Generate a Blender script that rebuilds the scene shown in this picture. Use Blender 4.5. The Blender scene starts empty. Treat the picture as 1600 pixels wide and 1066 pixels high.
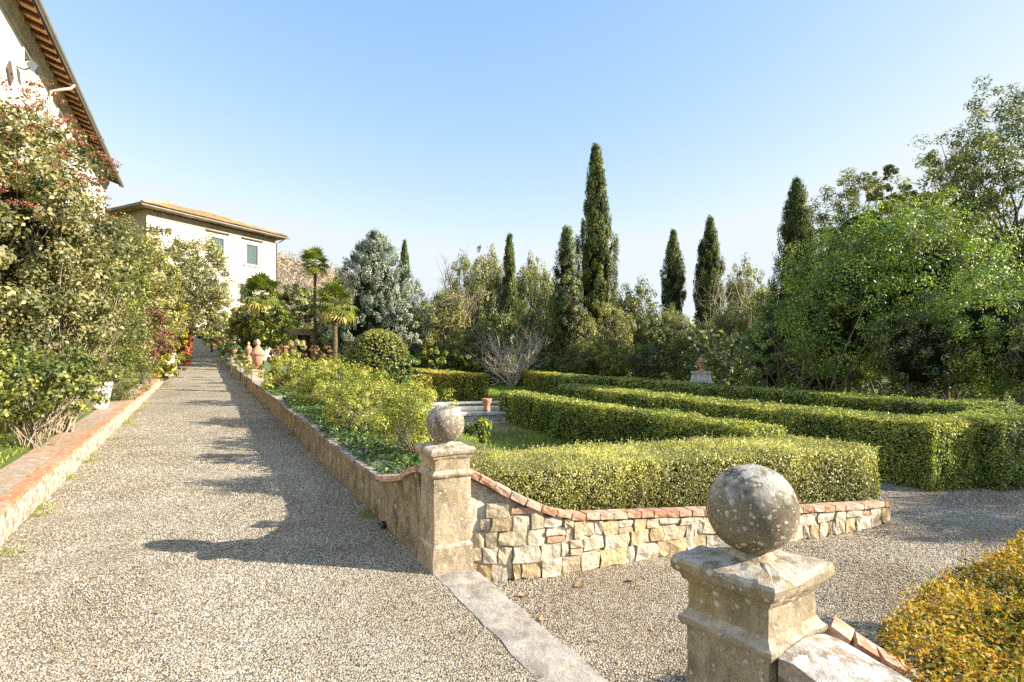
import bpy, math, random
import numpy as np
from mathutils import Vector
random.seed(7)
RNG = np.random.default_rng(11)
C = bpy.context.scene.collection
SC = bpy.context.scene
# ------------------------------------------------------------------ camera, sky, sun, exposure
F = 900.0; HV = 568.0; CZ = 1.69
cam = bpy.data.objects.new('camera', bpy.data.cameras.new('camera'))
C.objects.link(cam); cam.location = (0, 0, CZ); cam.rotation_euler = (math.pi/2, 0, 0)
cam.data.sensor_width = 36; cam.data.lens = F/1600*36; cam.data.shift_y = (HV-533)/1600
cam.data.clip_start = 0.05; cam.data.clip_end = 3000
SC.camera = cam
SUN_EL = math.radians(25); SUN_AZ = math.radians(98)       # azimuth from +Y towards +X
w = bpy.data.worlds.new('World'); SC.world = w; w.use_nodes = True
nt = w.node_tree; bg = nt.nodes['Background']
sky = nt.nodes.new('ShaderNodeTexSky'); sky.sky_type = 'NISHITA'; sky.sun_disc = False
sky.sun_elevation = SUN_EL; sky.sun_rotation = SUN_AZ
sky.altitude = 200; sky.air_density = 1.0; sky.dust_density = 0.9; sky.ozone_density = 1.6
sp_ = nt.nodes.new('ShaderNodeSeparateColor'); cb_ = nt.nodes.new('ShaderNodeCombineColor'); nt.links.new(sky.outputs[0], sp_.inputs[0])
for ch, (gain_, gam_, cap_) in enumerate(((.95, 1.08, 2.12), (1.13, .66, 2.33), (2.35, .10, 2.44))):       # pale winter-haze response, same over the whole dome
    a_ = nt.nodes.new('ShaderNodeMath'); a_.operation = 'POWER'; nt.links.new(sp_.outputs[ch], a_.inputs[0]); a_.inputs[1].default_value = gam_
    b_ = nt.nodes.new('ShaderNodeMath'); b_.operation = 'MULTIPLY'; nt.links.new(a_.outputs[0], b_.inputs[0]); b_.inputs[1].default_value = gain_
    c_ = nt.nodes.new('ShaderNodeMath'); c_.operation = 'MINIMUM'; nt.links.new(b_.outputs[0], c_.inputs[0]); c_.inputs[1].default_value = cap_; nt.links.new(c_.outputs[0], cb_.inputs[ch])
nt.links.new(cb_.outputs[0], bg.inputs[0]); bg.inputs[1].default_value = 0.15
sun = bpy.data.objects.new('sun', bpy.data.lights.new('sun', 'SUN')); C.objects.link(sun)
sun.data.energy = 4.4; sun.data.angle = math.radians(0.55); sun.data.color = (1.0, 0.925, 0.80)
sd = Vector((math.sin(SUN_AZ)*math.cos(SUN_EL), math.cos(SUN_AZ)*math.cos(SUN_EL), math.sin(SUN_EL)))
sun.rotation_euler = sd.to_track_quat('Z', 'Y').to_euler()
SC.view_settings.view_transform = 'Standard'; SC.view_settings.look = 'None'
SC.view_settings.exposure = 1.45; SC.view_settings.gamma = 1; SC.view_settings.use_curve_mapping = False
SC.cycles.max_bounces = 6; SC.cycles.diffuse_bounces = 3; SC.cycles.transmission_bounces = 4
SC.cycles.use_denoising = False

# ------------------------------------------------------------------ frames of reference
TH = math.radians(28.2)
p2 = np.array([-math.sin(TH), math.cos(TH)]); n2 = np.array([math.cos(TH), math.sin(TH)])
P0 = np.array([-0.629, 4.6])
def ppath(s):
    s = np.asarray(s, float)
    return 0.0313*s + 0.0042*np.clip(s-33, 0, 25)**1.75
def st(s, t, z=0.0):
    q = P0 + s*p2 + t*n2
    return (q[0], q[1], z)
def to_st(x, y):
    dx = x-P0[0]; dy = y-P0[1]
    return dx*p2[0]+dy*p2[1], dx*n2[0]+dy*n2[1]
def at(u, v, Y):
    return np.array([(u-800)/F*Y, Y, CZ-(v-HV)/F*Y])

_T = np.random.default_rng(5).random((32, 32, 32))
def vn(P, sc=1.0, oct=1):
    P = np.asarray(P, float)*sc; out = np.zeros(P.shape[:-1]); amp = 1; tot = 0
    for o in range(oct):
        i = np.floor(P).astype(int); f = P-i; f = f*f*(3-2*f)
        def g(a, b, c): return _T[(i[..., 0]+a) % 32, (i[..., 1]+b) % 32, (i[..., 2]+c) % 32]
        x, y, z = f[..., 0], f[..., 1], f[..., 2]
        r = ((g(0,0,0)*(1-x)+g(1,0,0)*x)*(1-y)+(g(0,1,0)*(1-x)+g(1,1,0)*x)*y)*(1-z) + \
            ((g(0,0,1)*(1-x)+g(1,0,1)*x)*(1-y)+(g(0,1,1)*(1-x)+g(1,1,1)*x)*y)*z
        out += amp*r; tot += amp; amp *= .5; P = P*2.03+7.1
    return out/tot-0.5

# ------------------------------------------------------------------ object helpers
def props(o, label=None, cat=None, group=None, kind=None):
    if label: o['label'] = label
    if cat: o['category'] = cat
    if group: o['group'] = group
    if kind: o['kind'] = kind
    return o
def thing(name, label, cat, loc=(0, 0, 0), rz=0, group=None):
    o = bpy.data.objects.new(name, None); C.objects.link(o); o.location = tuple(float(a) for a in loc)
    o.rotation_euler.z = rz; o.empty_display_size = .1
    return props(o, label, cat, group, 'thing')
def build_mesh(name, V, Fq, mat, smooth=False, rnd=None, mats=None, midx=None):
    V = np.asarray(V, np.float32); me = bpy.data.meshes.new(name)
    if isinstance(Fq, np.ndarray):
        k = Fq.shape[1]; nf = len(Fq)
        me.vertices.add(len(V)); me.vertices.foreach_set('co', V.ravel())
        me.loops.add(nf*k); me.loops.foreach_set('vertex_index', Fq.astype(np.int32).ravel())
        me.polygons.add(nf); me.polygons.foreach_set('loop_start', np.arange(0, nf*k, k, dtype=np.int32))
        me.polygons.foreach_set('loop_total', np.full(nf, k, dtype=np.int32))
    else:
        me.from_pydata([tuple(map(float, v)) for v in V], [], Fq)
    if mats:
        for m in mats: me.materials.append(m)
        if midx is not None: me.polygons.foreach_set('material_index', np.asarray(midx, np.int32))
    elif mat: me.materials.append(mat)
    me.update(calc_edges=True)
    if smooth: me.polygons.foreach_set('use_smooth', np.ones(len(me.polygons), bool))
    if rnd is not None:
        a = me.attributes.new('rnd', 'FLOAT', 'FACE'); a.data.foreach_set('value', np.asarray(rnd, np.float32))
    return me
def link(name, me, parent=None, loc=None, rot=None, scale=None, kind=None):
    o = bpy.data.objects.new(name, me); C.objects.link(o)
    if parent is not None: o.parent = parent
    if loc is not None: o.location = tuple(float(a) for a in loc)
    if rot is not None: o.rotation_euler = tuple(float(a) for a in rot)
    if scale is not None: o.scale = tuple(float(a) for a in scale)
    if kind: o['kind'] = kind
    return o
def part(name, V, Fq, mat, root=None, **k):
    """mesh given in world coordinates, stored relative to its root (roots are unrotated unless stated)"""
    kind = k.pop('kind', None)
    V = np.asarray(V, float)
    if root is not None and root.type == 'EMPTY' and root.parent is None:
        V = V-np.array(root.location)
    return link(name, build_mesh(name, V, Fq, mat, **k), root, kind=kind)
class MB:
    def __init__(s): s.V = []; s.F = []; s.n = 0
    def add(s, V, Fl):
        s.V.append(np.asarray(V, float)); s.F += [tuple(i+s.n for i in f) for f in Fl]; s.n += len(V)
        return s
    def box(s, lo, hi, rz=0, org=(0, 0, 0), top=1.0):
        (x0, y0, z0), (x1, y1, z1) = lo, hi; cx, cy = (x0+x1)/2, (y0+y1)/2
        v = np.array([(x0,y0,z0),(x1,y0,z0),(x1,y1,z0),(x0,y1,z0),(x0,y0,z1),(x1,y0,z1),(x1,y1,z1),(x0,y1,z1)], float)
        v[4:, 0] = cx+(v[4:, 0]-cx)*top; v[4:, 1] = cy+(v[4:, 1]-cy)*top
        c, sn = math.cos(rz), math.sin(rz)
        v = np.stack([v[:, 0]*c-v[:, 1]*sn, v[:, 0]*sn+v[:, 1]*c, v[:, 2]], 1)+np.array(org, float)
        return s.add(v, [(3,2,1,0),(4,5,6,7),(0,1,5,4),(1,2,6,5),(2,3,7,6),(3,0,4,7)])
    def obj(s, name, mat, root=None, **k): return part(name, np.concatenate(s.V), s.F, mat, root, **k)
    def mesh(s, name, mat, **k): return build_mesh(name, np.concatenate(s.V), s.F, mat, **k)
def tubes(lst, sides=5):
    Vs = []; Fs = []; n = 0
    for pts, rad in lst:
        pts = np.asarray(pts, float); m = len(pts); rad = np.broadcast_to(np.asarray(rad, float), (m,))
        d = np.gradient(pts, axis=0); d /= np.linalg.norm(d, axis=1, keepdims=True)+1e-9
        ref = np.array([0.31, 0.17, 0.93]) if abs(d[0, 2]) < .8 else np.array([1.0, 0.1, 0.05])
        a = np.cross(d, ref); a /= np.linalg.norm(a, axis=1, keepdims=True)+1e-9; b = np.cross(d, a)
        ang = np.arange(sides)*2*math.pi/sides
        ring = pts[:, None]+rad[:, None, None]*(np.cos(ang)[None, :, None]*a[:, None]+np.sin(ang)[None, :, None]*b[:, None])
        Vs.append(ring.reshape(-1, 3)); i = np.arange(m-1)[:, None]*sides; j = np.arange(sides)[None]
        j2 = (j+1) % sides
        Fs.append((np.stack([i+j, i+j2, i+sides+j2, i+sides+j], -1)+n).reshape(-1, 4)); n += m*sides
    return np.concatenate(Vs), np.concatenate(Fs)
def lathe(prof, nseg=24, c=(0, 0, 0), fl=0.0, nfl=12):
    """profile [(r,z)] -> verts, faces (closed on the axis when r=0)"""
    a = np.arange(nseg)*2*math.pi/nseg; V = []
    for r, z in prof:
        rr = r*(1+fl*np.cos(a*nfl)) if fl else np.full(nseg, r)
        V.append(np.stack([c[0]+rr*np.cos(a), c[1]+rr*np.sin(a), np.full(nseg, c[2]+z)], 1))
    V = np.concatenate(V); i = np.arange(len(prof)-1)[:, None]*nseg; j = np.arange(nseg)[None]; j2 = (j+1) % nseg
    return V, np.stack([i+j, i+j2, i+nseg+j2, i+nseg+j], -1).reshape(-1, 4)
def norm(a): return a/(np.linalg.norm(a, axis=-1, keepdims=True)+1e-9)

def leaves(P, N, L, rng, asp=.55, jit=.7, dbias=None, fold=.12, keep=None):
    """one folded diamond quad for each leaf"""
    n = len(P); L = np.broadcast_to(np.asarray(L, float), (n,))*rng.uniform(.65, 1.3, n)
    N = norm(N+jit*rng.normal(size=(n, 3))); D = rng.normal(size=(n, 3))
    if dbias is not None: D = D+dbias
    D = norm(D-np.sum(D*N, 1, keepdims=True)*N); B = np.cross(N, D)
    Ll = L[:, None]; Wd = Ll*asp*.5
    v0 = P-.5*Ll*D; v1 = P+Wd*B+fold*Ll*N; v2 = P+.5*Ll*D; v3 = P-Wd*B+fold*Ll*N
    V = np.stack([v0, v1, v2, v3], 1).reshape(-1, 3)
    return V, np.arange(4*n, dtype=np.int32).reshape(-1, 4)

# ------------------------------------------------------------------ materials
def newmat(name):
    m = bpy.data.materials.new(name); m.use_nodes = True
    t = m.node_tree; b = t.nodes['Principled BSDF']; return m, t, b
def N(t, typ, **k):
    n = t.nodes.new(typ)
    for a, v in k.items():
        if a.startswith('i_'): n.inputs[a[2:].replace('_', ' ')].default_value = v
        else: setattr(n, a, v)
    return n
def ramp(t, stops, src=None, interp='LINEAR'):
    r = t.nodes.new('ShaderNodeValToRGB'); r.color_ramp.interpolation = interp
    e = r.color_ramp.elements
    e[0].position, e[0].color = stops[0][0], (*stops[0][1], 1)
    e[1].position, e[1].color = stops[-1][0], (*stops[-1][1], 1)
    for pos, col in stops[1:-1]:
        x = e.new(pos); x.color = (*col, 1)
    if src is not None: t.links.new(src, r.inputs[0])
    return r
def mix(t, a, b, f, mode='MIX'):
    m = t.nodes.new('ShaderNodeMix'); m.data_type = 'RGBA'; m.blend_type = mode
    for sock, v in ((m.inputs[6], a), (m.inputs[7], b)):
        if isinstance(v, tuple): sock.default_value = (*v, 1)
        else: t.links.new(v, sock)
    if isinstance(f, (int, float)): m.inputs[0].default_value = f
    else: t.links.new(f, m.inputs[0])
    return m.outputs[2]
def noise(t, sc, det=4, vec=None, rough=.55):
    n = N(t, 'ShaderNodeTexNoise'); n.inputs['Scale'].default_value = sc; n.inputs['Detail'].default_value = det
    n.inputs['Roughness'].default_value = rough
    if vec is not None: t.links.new(vec, n.inputs['Vector'])
    return n.outputs['Fac']
def bump(t, b, h, strength=.5, dist=.01, prev=None):
    n = N(t, 'ShaderNodeBump'); n.inputs['Strength'].default_value = strength; n.inputs['Distance'].default_value = dist
    t.links.new(h, n.inputs['Height'])
    if prev is not None: t.links.new(prev, n.inputs['Normal'])
    t.links.new(n.outputs[0], b.inputs['Normal']); return n.outputs[0]
def pos(t): return N(t, 'ShaderNodeNewGeometry').outputs['Position']
def leafmat(name, cols, trans=.35, rough=.45, spec=.4, var=.6, vs=1.4, gain=1.7):
    """cols: ramp over each leaf's own random number"""
    m, t, b = newmat(name); at_ = N(t, 'ShaderNodeAttribute', attribute_name='rnd')
    cols = [(a, tuple(min(.70, c*gain+.10*gain*max(0, .35*max(k)-c)+.0) for c in k)) for a, k in cols]; r = ramp(t, cols, at_.outputs['Fac'])
    ns = noise(t, vs, 2, pos(t)); r2 = ramp(t, [(.35, (1-var*.5,)*3), (.65, (1+var*.35, 1+var*.3, 1.0))], ns)
    col = mix(t, r.outputs[0], r2.outputs[0], 1.0, 'MULTIPLY')
    t.links.new(col, b.inputs['Base Color']); b.inputs['Roughness'].default_value = rough
    b.inputs['Specular IOR Level'].default_value = spec
    tr = N(t, 'ShaderNodeBsdfTranslucent'); hs = mix(t, col, (1.25, 1.3, .55), 1.0, 'MULTIPLY'); t.links.new(hs, tr.inputs[0])
    mx = N(t, 'ShaderNodeMixShader'); mx.inputs[0].default_value = trans
    out = t.nodes['Material Output']
    t.links.new(b.outputs[0], mx.inputs[1]); t.links.new(tr.outputs[0], mx.inputs[2]); t.links.new(mx.outputs[0], out.inputs[0])
    return m
def plainmat(name, col, rough=.8, var=.15, sc=6, bs=.3, bd=.01, bsc=30, spec=.3, metal=0, objrnd=0):
    m, t, b = newmat(name); ns = noise(t, sc, 4, pos(t))
    lo = tuple(c*(1-var*1.6) for c in col); hi = tuple(min(1, c*(1+var)) for c in col)
    r = ramp(t, [(.3, lo), (.7, hi)], ns).outputs[0]
    if objrnd:
        oi = N(t, 'ShaderNodeObjectInfo').outputs['Random']
        rr = ramp(t, [(0, (1-objrnd, 1-objrnd, 1-objrnd)), (1, (1+objrnd*.6, 1+objrnd*.6, 1+objrnd*.6))], oi).outputs[0]
        r = mix(t, r, rr, 1.0, 'MULTIPLY')
    t.links.new(r, b.inputs['Base Color']); b.inputs['Roughness'].default_value = rough
    b.inputs['Specular IOR Level'].default_value = spec; b.inputs['Metallic'].default_value = metal
    bump(t, b, noise(t, bsc, 5, pos(t)), bs, bd); return m
def lichen(t, scale, thr, width=.04, vec=None, seedoff=0.0):
    """blotchy lichen mask: voronoi cells with a wobbled edge"""
    v = vec if vec is not None else pos(t)
    nz = N(t, 'ShaderNodeTexNoise'); nz.inputs['Scale'].default_value = scale*2.2; nz.inputs['Detail'].default_value = 3; t.links.new(v, nz.inputs['Vector'])
    wob = N(t, 'ShaderNodeVectorMath', operation='MULTIPLY_ADD'); t.links.new(nz.outputs['Color'], wob.inputs[0])
    wob.inputs[1].default_value = (.5/scale,)*3; t.links.new(v, wob.inputs[2])
    vo = N(t, 'ShaderNodeTexVoronoi'); vo.inputs['Scale'].default_value = scale; t.links.new(wob.outputs[0], vo.inputs['Vector'])
    vc = N(t, 'ShaderNodeMath', operation='MULTIPLY_ADD'); t.links.new(vo.outputs['Color'], vc.inputs[0]); vc.inputs[1].default_value = .45; t.links.new(vo.outputs['Distance'], vc.inputs[2])
    return ramp(t, [(thr, (1, 1, 1)), (thr+width, (0, 0, 0))], vc.outputs[0]).outputs[0]
def stonemat(name, base, lich=(.62, .58, .5), dark=(.12, .10, .075), big=9, spots=26, thr=.3, moss=None, up=True, mid=0, bs=1.0, streak=0):
    m, t, b = newmat(name); v = pos(t)
    c = ramp(t, [(.28, tuple(x*.55 for x in base)), (.5, base), (.72, tuple(x*1.25 for x in base))], noise(t, 7, 6, v, .65)).outputs[0]
    fine = ramp(t, [(.35, (.72, .7, .66)), (.62, (1.12, 1.12, 1.12))], noise(t, 90, 4, v, .7)).outputs[0]
    c = mix(t, c, fine, 1.0, 'MULTIPLY')
    dk = ramp(t, [(.5, (0, 0, 0)), (.68, (.75, .75, .75))], noise(t, 4.3, 6, v, .7)).outputs[0]
    c = mix(t, c, dark, dk)
    if moss:
        mk = ramp(t, [(.56, (0, 0, 0)), (.68, (1, 1, 1))], noise(t, 5.1, 5, v, .6)).outputs[0]
        c = mix(t, c, moss, mk)
    if streak:
        mp = N(t, 'ShaderNodeMapping'); mp.inputs['Scale'].default_value = (1, 1, .38); t.links.new(v, mp.inputs['Vector'])
        sk = ramp(t, [(.46, (0,)*3), (.62, (streak,)*3)], noise(t, 7, 7, mp.outputs[0], .75)).outputs[0]; c = mix(t, c, dark, sk)
    l2 = lichen(t, spots, thr*.8); c = mix(t, c, lich, l2)
    l1 = lichen(t, big, thr)
    if up:
        g = N(t, 'ShaderNodeNewGeometry').outputs['Normal']; sx = N(t, 'ShaderNodeSeparateXYZ'); t.links.new(g, sx.inputs[0])
        um = ramp(t, [(.15, (0, 0, 0)), (.75, (1, 1, 1))], sx.outputs[2]).outputs[0]
        l1 = mix(t, l1, um, 1.0, 'MULTIPLY')
        n3 = ramp(t, [(.42, (0, 0, 0)), (.56, (1, 1, 1))], noise(t, 14, 5, v, .6)).outputs[0]
        l3 = mix(t, n3, um, 1.0, 'MULTIPLY'); c = mix(t, c, tuple(x*.88 for x in lich), l3)
    c = mix(t, c, lich, l1)
    if mid: c = mix(t, c, tuple(x*.95 for x in lich), lichen(t, mid, .34, .05))
    t.links.new(c, b.inputs['Base Color']); b.inputs['Roughness'].default_value = .92; b.inputs['Specular IOR Level'].default_value = .2
    n1 = bump(t, b, noise(t, 60, 6, v, .75), .85, .010*bs); n2 = bump(t, b, noise(t, 160, 4, v, .7), .6, .004*bs, n1); bump(t, b, noise(t, 11, 5, v, .6), .7, .02, n2)
    return m
M = {}
M['ball'] = stonemat('weathered_ball_stone', (.27, .22, .15), lich=(.60, .56, .48), dark=(.10, .075, .045), big=17, spots=58, thr=.50, mid=31, bs=1.4)
M['pillar'] = stonemat('weathered_pillar_stone', (.44, .355, .245), lich=(.60, .54, .43), big=15, spots=48, thr=.34, dark=(.16, .115, .065), moss=(.38, .29, .15), bs=.9, streak=.45, mid=26)
M['slab'] = stonemat('grey_slab_stone', (.47, .415, .35), lich=(.60, .56, .49), dark=(.22, .18, .14), big=10, spots=60, thr=.22, up=False)
M['cope'] = stonemat('lichen_coping_stone', (.42, .34, .26), lich=(.66, .63, .58), dark=(.2, .16, .11), big=16, spots=30, thr=.42)
M['pathwall'] = stonemat('stained_render', (.37, .29, .19), lich=(.42, .36, .25), dark=(.075, .055, .035), big=7, spots=30, thr=.26, moss=(.24, .20, .04), up=False, streak=.7, mid=18)
M['pathcope'] = stonemat('grey_coping', (.30, .245, .18), lich=(.50, .47, .42), dark=(.12, .09, .06), big=14, spots=30, thr=.34)
M['mortar'] = plainmat('mortar', (.54, .45, .33), .95, .3, 14, .8, .02, 50)
M['mortar_white'] = plainmat('limewashed_mortar', (.50, .42, .31), .95, .42, 11, 1.0, .05, 20)
def wallstone():
    m, t, b = newmat('wall_stone'); oi = N(t, 'ShaderNodeObjectInfo').outputs['Random']; v = pos(t)
    c = ramp(t, [(0, (.54, .44, .29)), (.22, (.60, .51, .36)), (.4, (.50, .38, .21)), (.6, (.56, .49, .38)), (.8, (.62, .54, .40)), (1, (.52, .44, .32))], oi, 'CONSTANT').outputs[0]
    c = mix(t, c, ramp(t, [(.3, (.6, .56, .5)), (.55, (1, 1, 1)), (.75, (1.2, 1.2, 1.15))], noise(t, 12, 6, v, .7)).outputs[0], 1., 'MULTIPLY')
    c = mix(t, c, (.66, .62, .54), lichen(t, 22, .24)); c = mix(t, c, (.13, .10, .06), ramp(t, [(.6, (0,)*3), (.75, (.8,)*3)], noise(t, 19, 5, v, .7)).outputs[0])
    t.links.new(c, b.inputs['Base Color']); b.inputs['Roughness'].default_value = .9
    n1 = bump(t, b, noise(t, 70, 5, v, .7), .5, .006); bump(t, b, noise(t, 17, 5, v, .6), .9, .025, n1); return m
M['wstone'] = wallstone()
def brickmat(name, cols, lichthr=.26):
    m, t, b = newmat(name); oi = N(t, 'ShaderNodeObjectInfo').outputs['Random']; v = pos(t)
    c = ramp(t, cols, oi).outputs[0]
    c = mix(t, c, ramp(t, [(.3, (.62, .58, .55)), (.6, (1.08,)*3)], noise(t, 22, 5, v, .7)).outputs[0], 1., 'MULTIPLY')
    c = mix(t, c, (.55, .49, .40), ramp(t, [(.52, (0,)*3), (.64, (.85,)*3)], noise(t, 16, 6, v, .7)).outputs[0])
    c = mix(t, c, (.62, .58, .50), lichen(t, 40, lichthr))
    t.links.new(c, b.inputs['Base Color']); b.inputs['Roughness'].default_value = .9
    bump(t, b, noise(t, 55, 6, v, .7), .7, .008); return m
M['brick'] = brickmat('old_brick', [(0, (.42, .20, .11)), (.35, (.52, .29, .17)), (.7, (.50, .32, .21)), (1, (.58, .45, .32))], .32)
M['kerbtile'] = brickmat('terracotta_kerb_tile', [(0, (.46, .19, .08)), (.5, (.52, .24, .11)), (1, (.50, .29, .17))], .10)
M['kerbslab'] = brickmat('worn_kerb_slab', [(0, (.36, .27, .18)), (.5, (.44, .27, .16)), (1, (.33, .28, .21))], .12)
M['terra'] = plainmat('terracotta', (.52, .27, .17), .85, .22, 12, .4, .01, 40)
M['terra_pale'] = plainmat('pale_terracotta', (.56, .40, .27), .85, .22, 12, .4, .01, 40)
M['stucco'] = plainmat('cream_stucco', (.72, .655, .54), .9, .10, 1.3, .3, .01, 12)
M['stucco2'] = plainmat('cream_stucco_far', (.76, .70, .58), .9, .08, .6, .2, .01, 10)
M['ochre'] = plainmat('ochre_render', (.50, .36, .20), .9, .12, 1.2, .2, .01, 12)
M['cornice'] = plainmat('grey_beige_cornice', (.40, .35, .27), .9, .12, 2, .2, .01, 12)
M['wood'] = plainmat('dark_rafter_wood', (.10, .055, .035), .8, .3, 5, .3, .01, 20)
M['planelle'] = plainmat('terracotta_planelle', (.80, .40, .14), .8, .15, 3, .3, .01, 20, objrnd=.15)
M['gutter'] = plainmat('painted_gutter', (.22, .20, .18), .5, .1, 4, .1, .01, 20, spec=.5)
M['pipe'] = plainmat('pale_downpipe', (.52, .45, .36), .6, .1, 4, .1, .01, 20)
M['rooftile'] = plainmat('roof_tile', (.46, .30, .13), .9, .35, 1.5, .4, .02, 9)
M['shutter'] = plainmat('grey_green_shutter', (.10, .14, .135), .6, .1, 5, .1, .01, 30)
M['frame'] = plainmat('stone_surround', (.62, .57, .47), .85, .08, 4, .2, .01, 20)
M['glass'] = plainmat('dark_window_glass', (.03, .035, .04), .08, .1, 2, 0, .001, 3, spec=.8)
M['iron'] = plainmat('rusty_iron', (.13, .085, .065), .7, .2, 9, .2, .01, 30)
M['lampmetal'] = plainmat('grey_lamp_metal', (.22, .24, .26), .35, .1, 9, .1, .01, 30, metal=.6)
M['whitepot'] = plainmat('white_planter', (.78, .75, .68), .8, .06, 8, .2, .01, 30)
M['bark'] = plainmat('grey_brown_bark', (.15, .11, .075), .95, .35, 6, .8, .03, 18)
M['barkpale'] = plainmat('pale_twigs', (.40, .32, .22), .9, .25, 6, .3, .01, 30)
M['palestem'] = plainmat('straw_pale_stems', (.74, .62, .44), .9, .2, 6, .3, .01, 30)
M['barkred'] = plainmat('reddish_twigs', (.36, .22, .15), .9, .25, 6, .3, .01, 30)
M['palmtrunk'] = plainmat('palm_trunk_fibre', (.16, .11, .07), .95, .4, 9, .9, .05, 25)
M['rock'] = plainmat('grey_rock', (.33, .32, .31), .95, .2, 3, .6, .05, 8)
M['core'] = plainmat('twiggy_shade', (.022, .024, .012), .95, .5, 12, .8, .03, 40, spec=.05)  # near-black fill: shade inside the foliage put into the colour
# leaves
G = {}
G['box'] = leafmat('box_leaves', [(0, (.040, .050, .018)), (.3, (.085, .095, .026)), (.6, (.165, .155, .045)), (.82, (.27, .225, .07)), (1, (.36, .29, .15))], .32, .4, .45, gain=2.4)
G['boxgreen'] = leafmat('green_box_leaves', [(0, (.020, .038, .010)), (.4, (.045, .070, .014)), (.75, (.095, .115, .024)), (1, (.21, .19, .055))], .3, .45, .4, gain=3.0)
G['boxfar'] = leafmat('far_box_leaves', [(0, (.045, .065, .01)), (.4, (.10, .115, .014)), (.75, (.19, .175, .025)), (1, (.32, .25, .05))], .3, .45, .4, gain=2.0)
G['orange'] = leafmat('bronzed_box_leaves', [(0, (.06, .08, .012)), (.28, (.18, .18, .02)), (.55, (.42, .27, .025)), (.8, (.52, .25, .022)), (1, (.52, .44, .13))], .35, .5, .3, gain=1.12)
G['olive'] = leafmat('holm_oak_leaves', [(0, (.03, .042, .014)), (.45, (.075, .085, .028)), (.8, (.16, .15, .055)), (1, (.29, .25, .10))], .25, .5, .35, .8, .5, gain=2.6)
G['olive2'] = leafmat('grey_olive_leaves', [(0, (.045, .055, .022)), (.45, (.11, .11, .042)), (.8, (.22, .20, .085)), (1, (.34, .29, .14))], .25, .5, .35, .8, .5, gain=2.3)
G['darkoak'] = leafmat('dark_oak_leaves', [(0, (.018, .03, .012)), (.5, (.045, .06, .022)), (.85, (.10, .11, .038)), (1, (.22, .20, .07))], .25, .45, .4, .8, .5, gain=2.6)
G['cyp'] = leafmat('cypress_sprays', [(0, (.018, .03, .010)), (.5, (.045, .062, .018)), (.85, (.10, .11, .03)), (1, (.22, .19, .06))], .15, .6, .25, .7, .9, gain=2.3)
G['cedar'] = leafmat('blue_cypress_sprays', [(0, (.045, .062, .048)), (.45, (.12, .15, .12)), (.8, (.24, .27, .21)), (1, (.42, .42, .32))], .15, .55, .3, .5, .7, gain=1.5)
G['laurel'] = leafmat('laurel_leaves', [(0, (.025, .05, .014)), (.35, (.065, .11, .022)), (.7, (.14, .195, .035)), (.92, (.26, .29, .06)), (1, (.38, .36, .14))], .28, .40, .45, .8, .4, gain=2.1)
G['laurelyel'] = leafmat('yellowing_laurel_leaves', [(0, (.05, .075, .014)), (.4, (.13, .16, .02)), (.75, (.28, .27, .03)), (1, (.46, .38, .07))], .38, .4, .5, .6, .5, gain=1.4)
G['photinia'] = leafmat('grey_green_leaves', [(0, (.035, .05, .018)), (.35, (.10, .11, .04)), (.65, (.24, .22, .10)), (.88, (.36, .31, .18)), (1, (.42, .34, .14))], .3, .42, .45, .6, .9, gain=1.3)
G['dull'] = leafmat('dull_green_leaves', [(0, (.028, .045, .014)), (.4, (.08, .105, .024)), (.75, (.17, .19, .045)), (1, (.34, .31, .08))], .32, .42, .45, .6, 1.2, gain=1.5)
G['flower'] = leafmat('dull_red_buds', [(0, (.16, .05, .035)), (.5, (.33, .12, .075)), (1, (.48, .26, .17))], .2, .7, .2, .4, 3, gain=1.0)
G['greenbush'] = leafmat('fresh_green_leaves', [(0, (.03, .06, .012)), (.4, (.085, .13, .02)), (.75, (.20, .24, .035)), (1, (.42, .38, .07))], .35, .4, .5, .6, 1.2, gain=1.45)
G['yellow'] = leafmat('yellow_green_leaves', [(0, (.07, .09, .014)), (.4, (.22, .22, .025)), (.8, (.44, .37, .035)), (1, (.60, .46, .06))], .38, .45, .4, .5, 1.0, gain=1.15)
G['peony'] = leafmat('lime_leaves', [(0, (.07, .10, .018)), (.4, (.19, .22, .035)), (.8, (.36, .35, .07)), (1, (.52, .40, .14))], .38, .42, .45, .5, 1.6, gain=1.5)
G['purple'] = leafmat('purple_leaves', [(0, (.05, .02, .018)), (.5, (.13, .055, .04)), (1, (.28, .15, .08))], .3, .45, .4, .4, 1.5, gain=1.5)
G['redcreeper'] = leafmat('red_creeper_leaves', [(0, (.22, .05, .02)), (.5, (.42, .13, .05)), (1, (.55, .28, .12))], .35, .5, .3, .4, 2, gain=1.1)
G['ivy'] = leafmat('dark_ivy_leaves', [(0, (.018, .04, .014)), (.5, (.045, .085, .025)), (.85, (.11, .16, .05)), (1, (.20, .23, .09))], .2, .45, .3, .5, 1.5, gain=1.9)
G['heather'] = leafmat('rusty_heather', [(0, (.16, .07, .045)), (.5, (.32, .17, .10)), (1, (.42, .32, .16))], .2, .7, .2, .4, 2, gain=1.2)
G['frond'] = leafmat('palm_fronds', [(0, (.05, .075, .02)), (.5, (.14, .16, .03)), (.8, (.36, .29, .06)), (1, (.46, .36, .14))], .3, .4, .5, .3, 2)
G['drygrass'] = leafmat('dry_grass', [(0, (.28, .20, .09)), (1, (.55, .43, .24))], .3, .7, .2, .3, 2)
G['grass'] = leafmat('grass_blades', [(0, (.06, .10, .014)), (.6, (.17, .22, .03)), (1, (.36, .34, .08))], .35, .5, .3, .5, 1)
G['hillwood'] = leafmat('bare_hillside_wood', [(0, (.13, .10, .075)), (.5, (.28, .21, .16)), (1, (.42, .33, .25))], .1, .8, .1, .6, .1)
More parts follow.
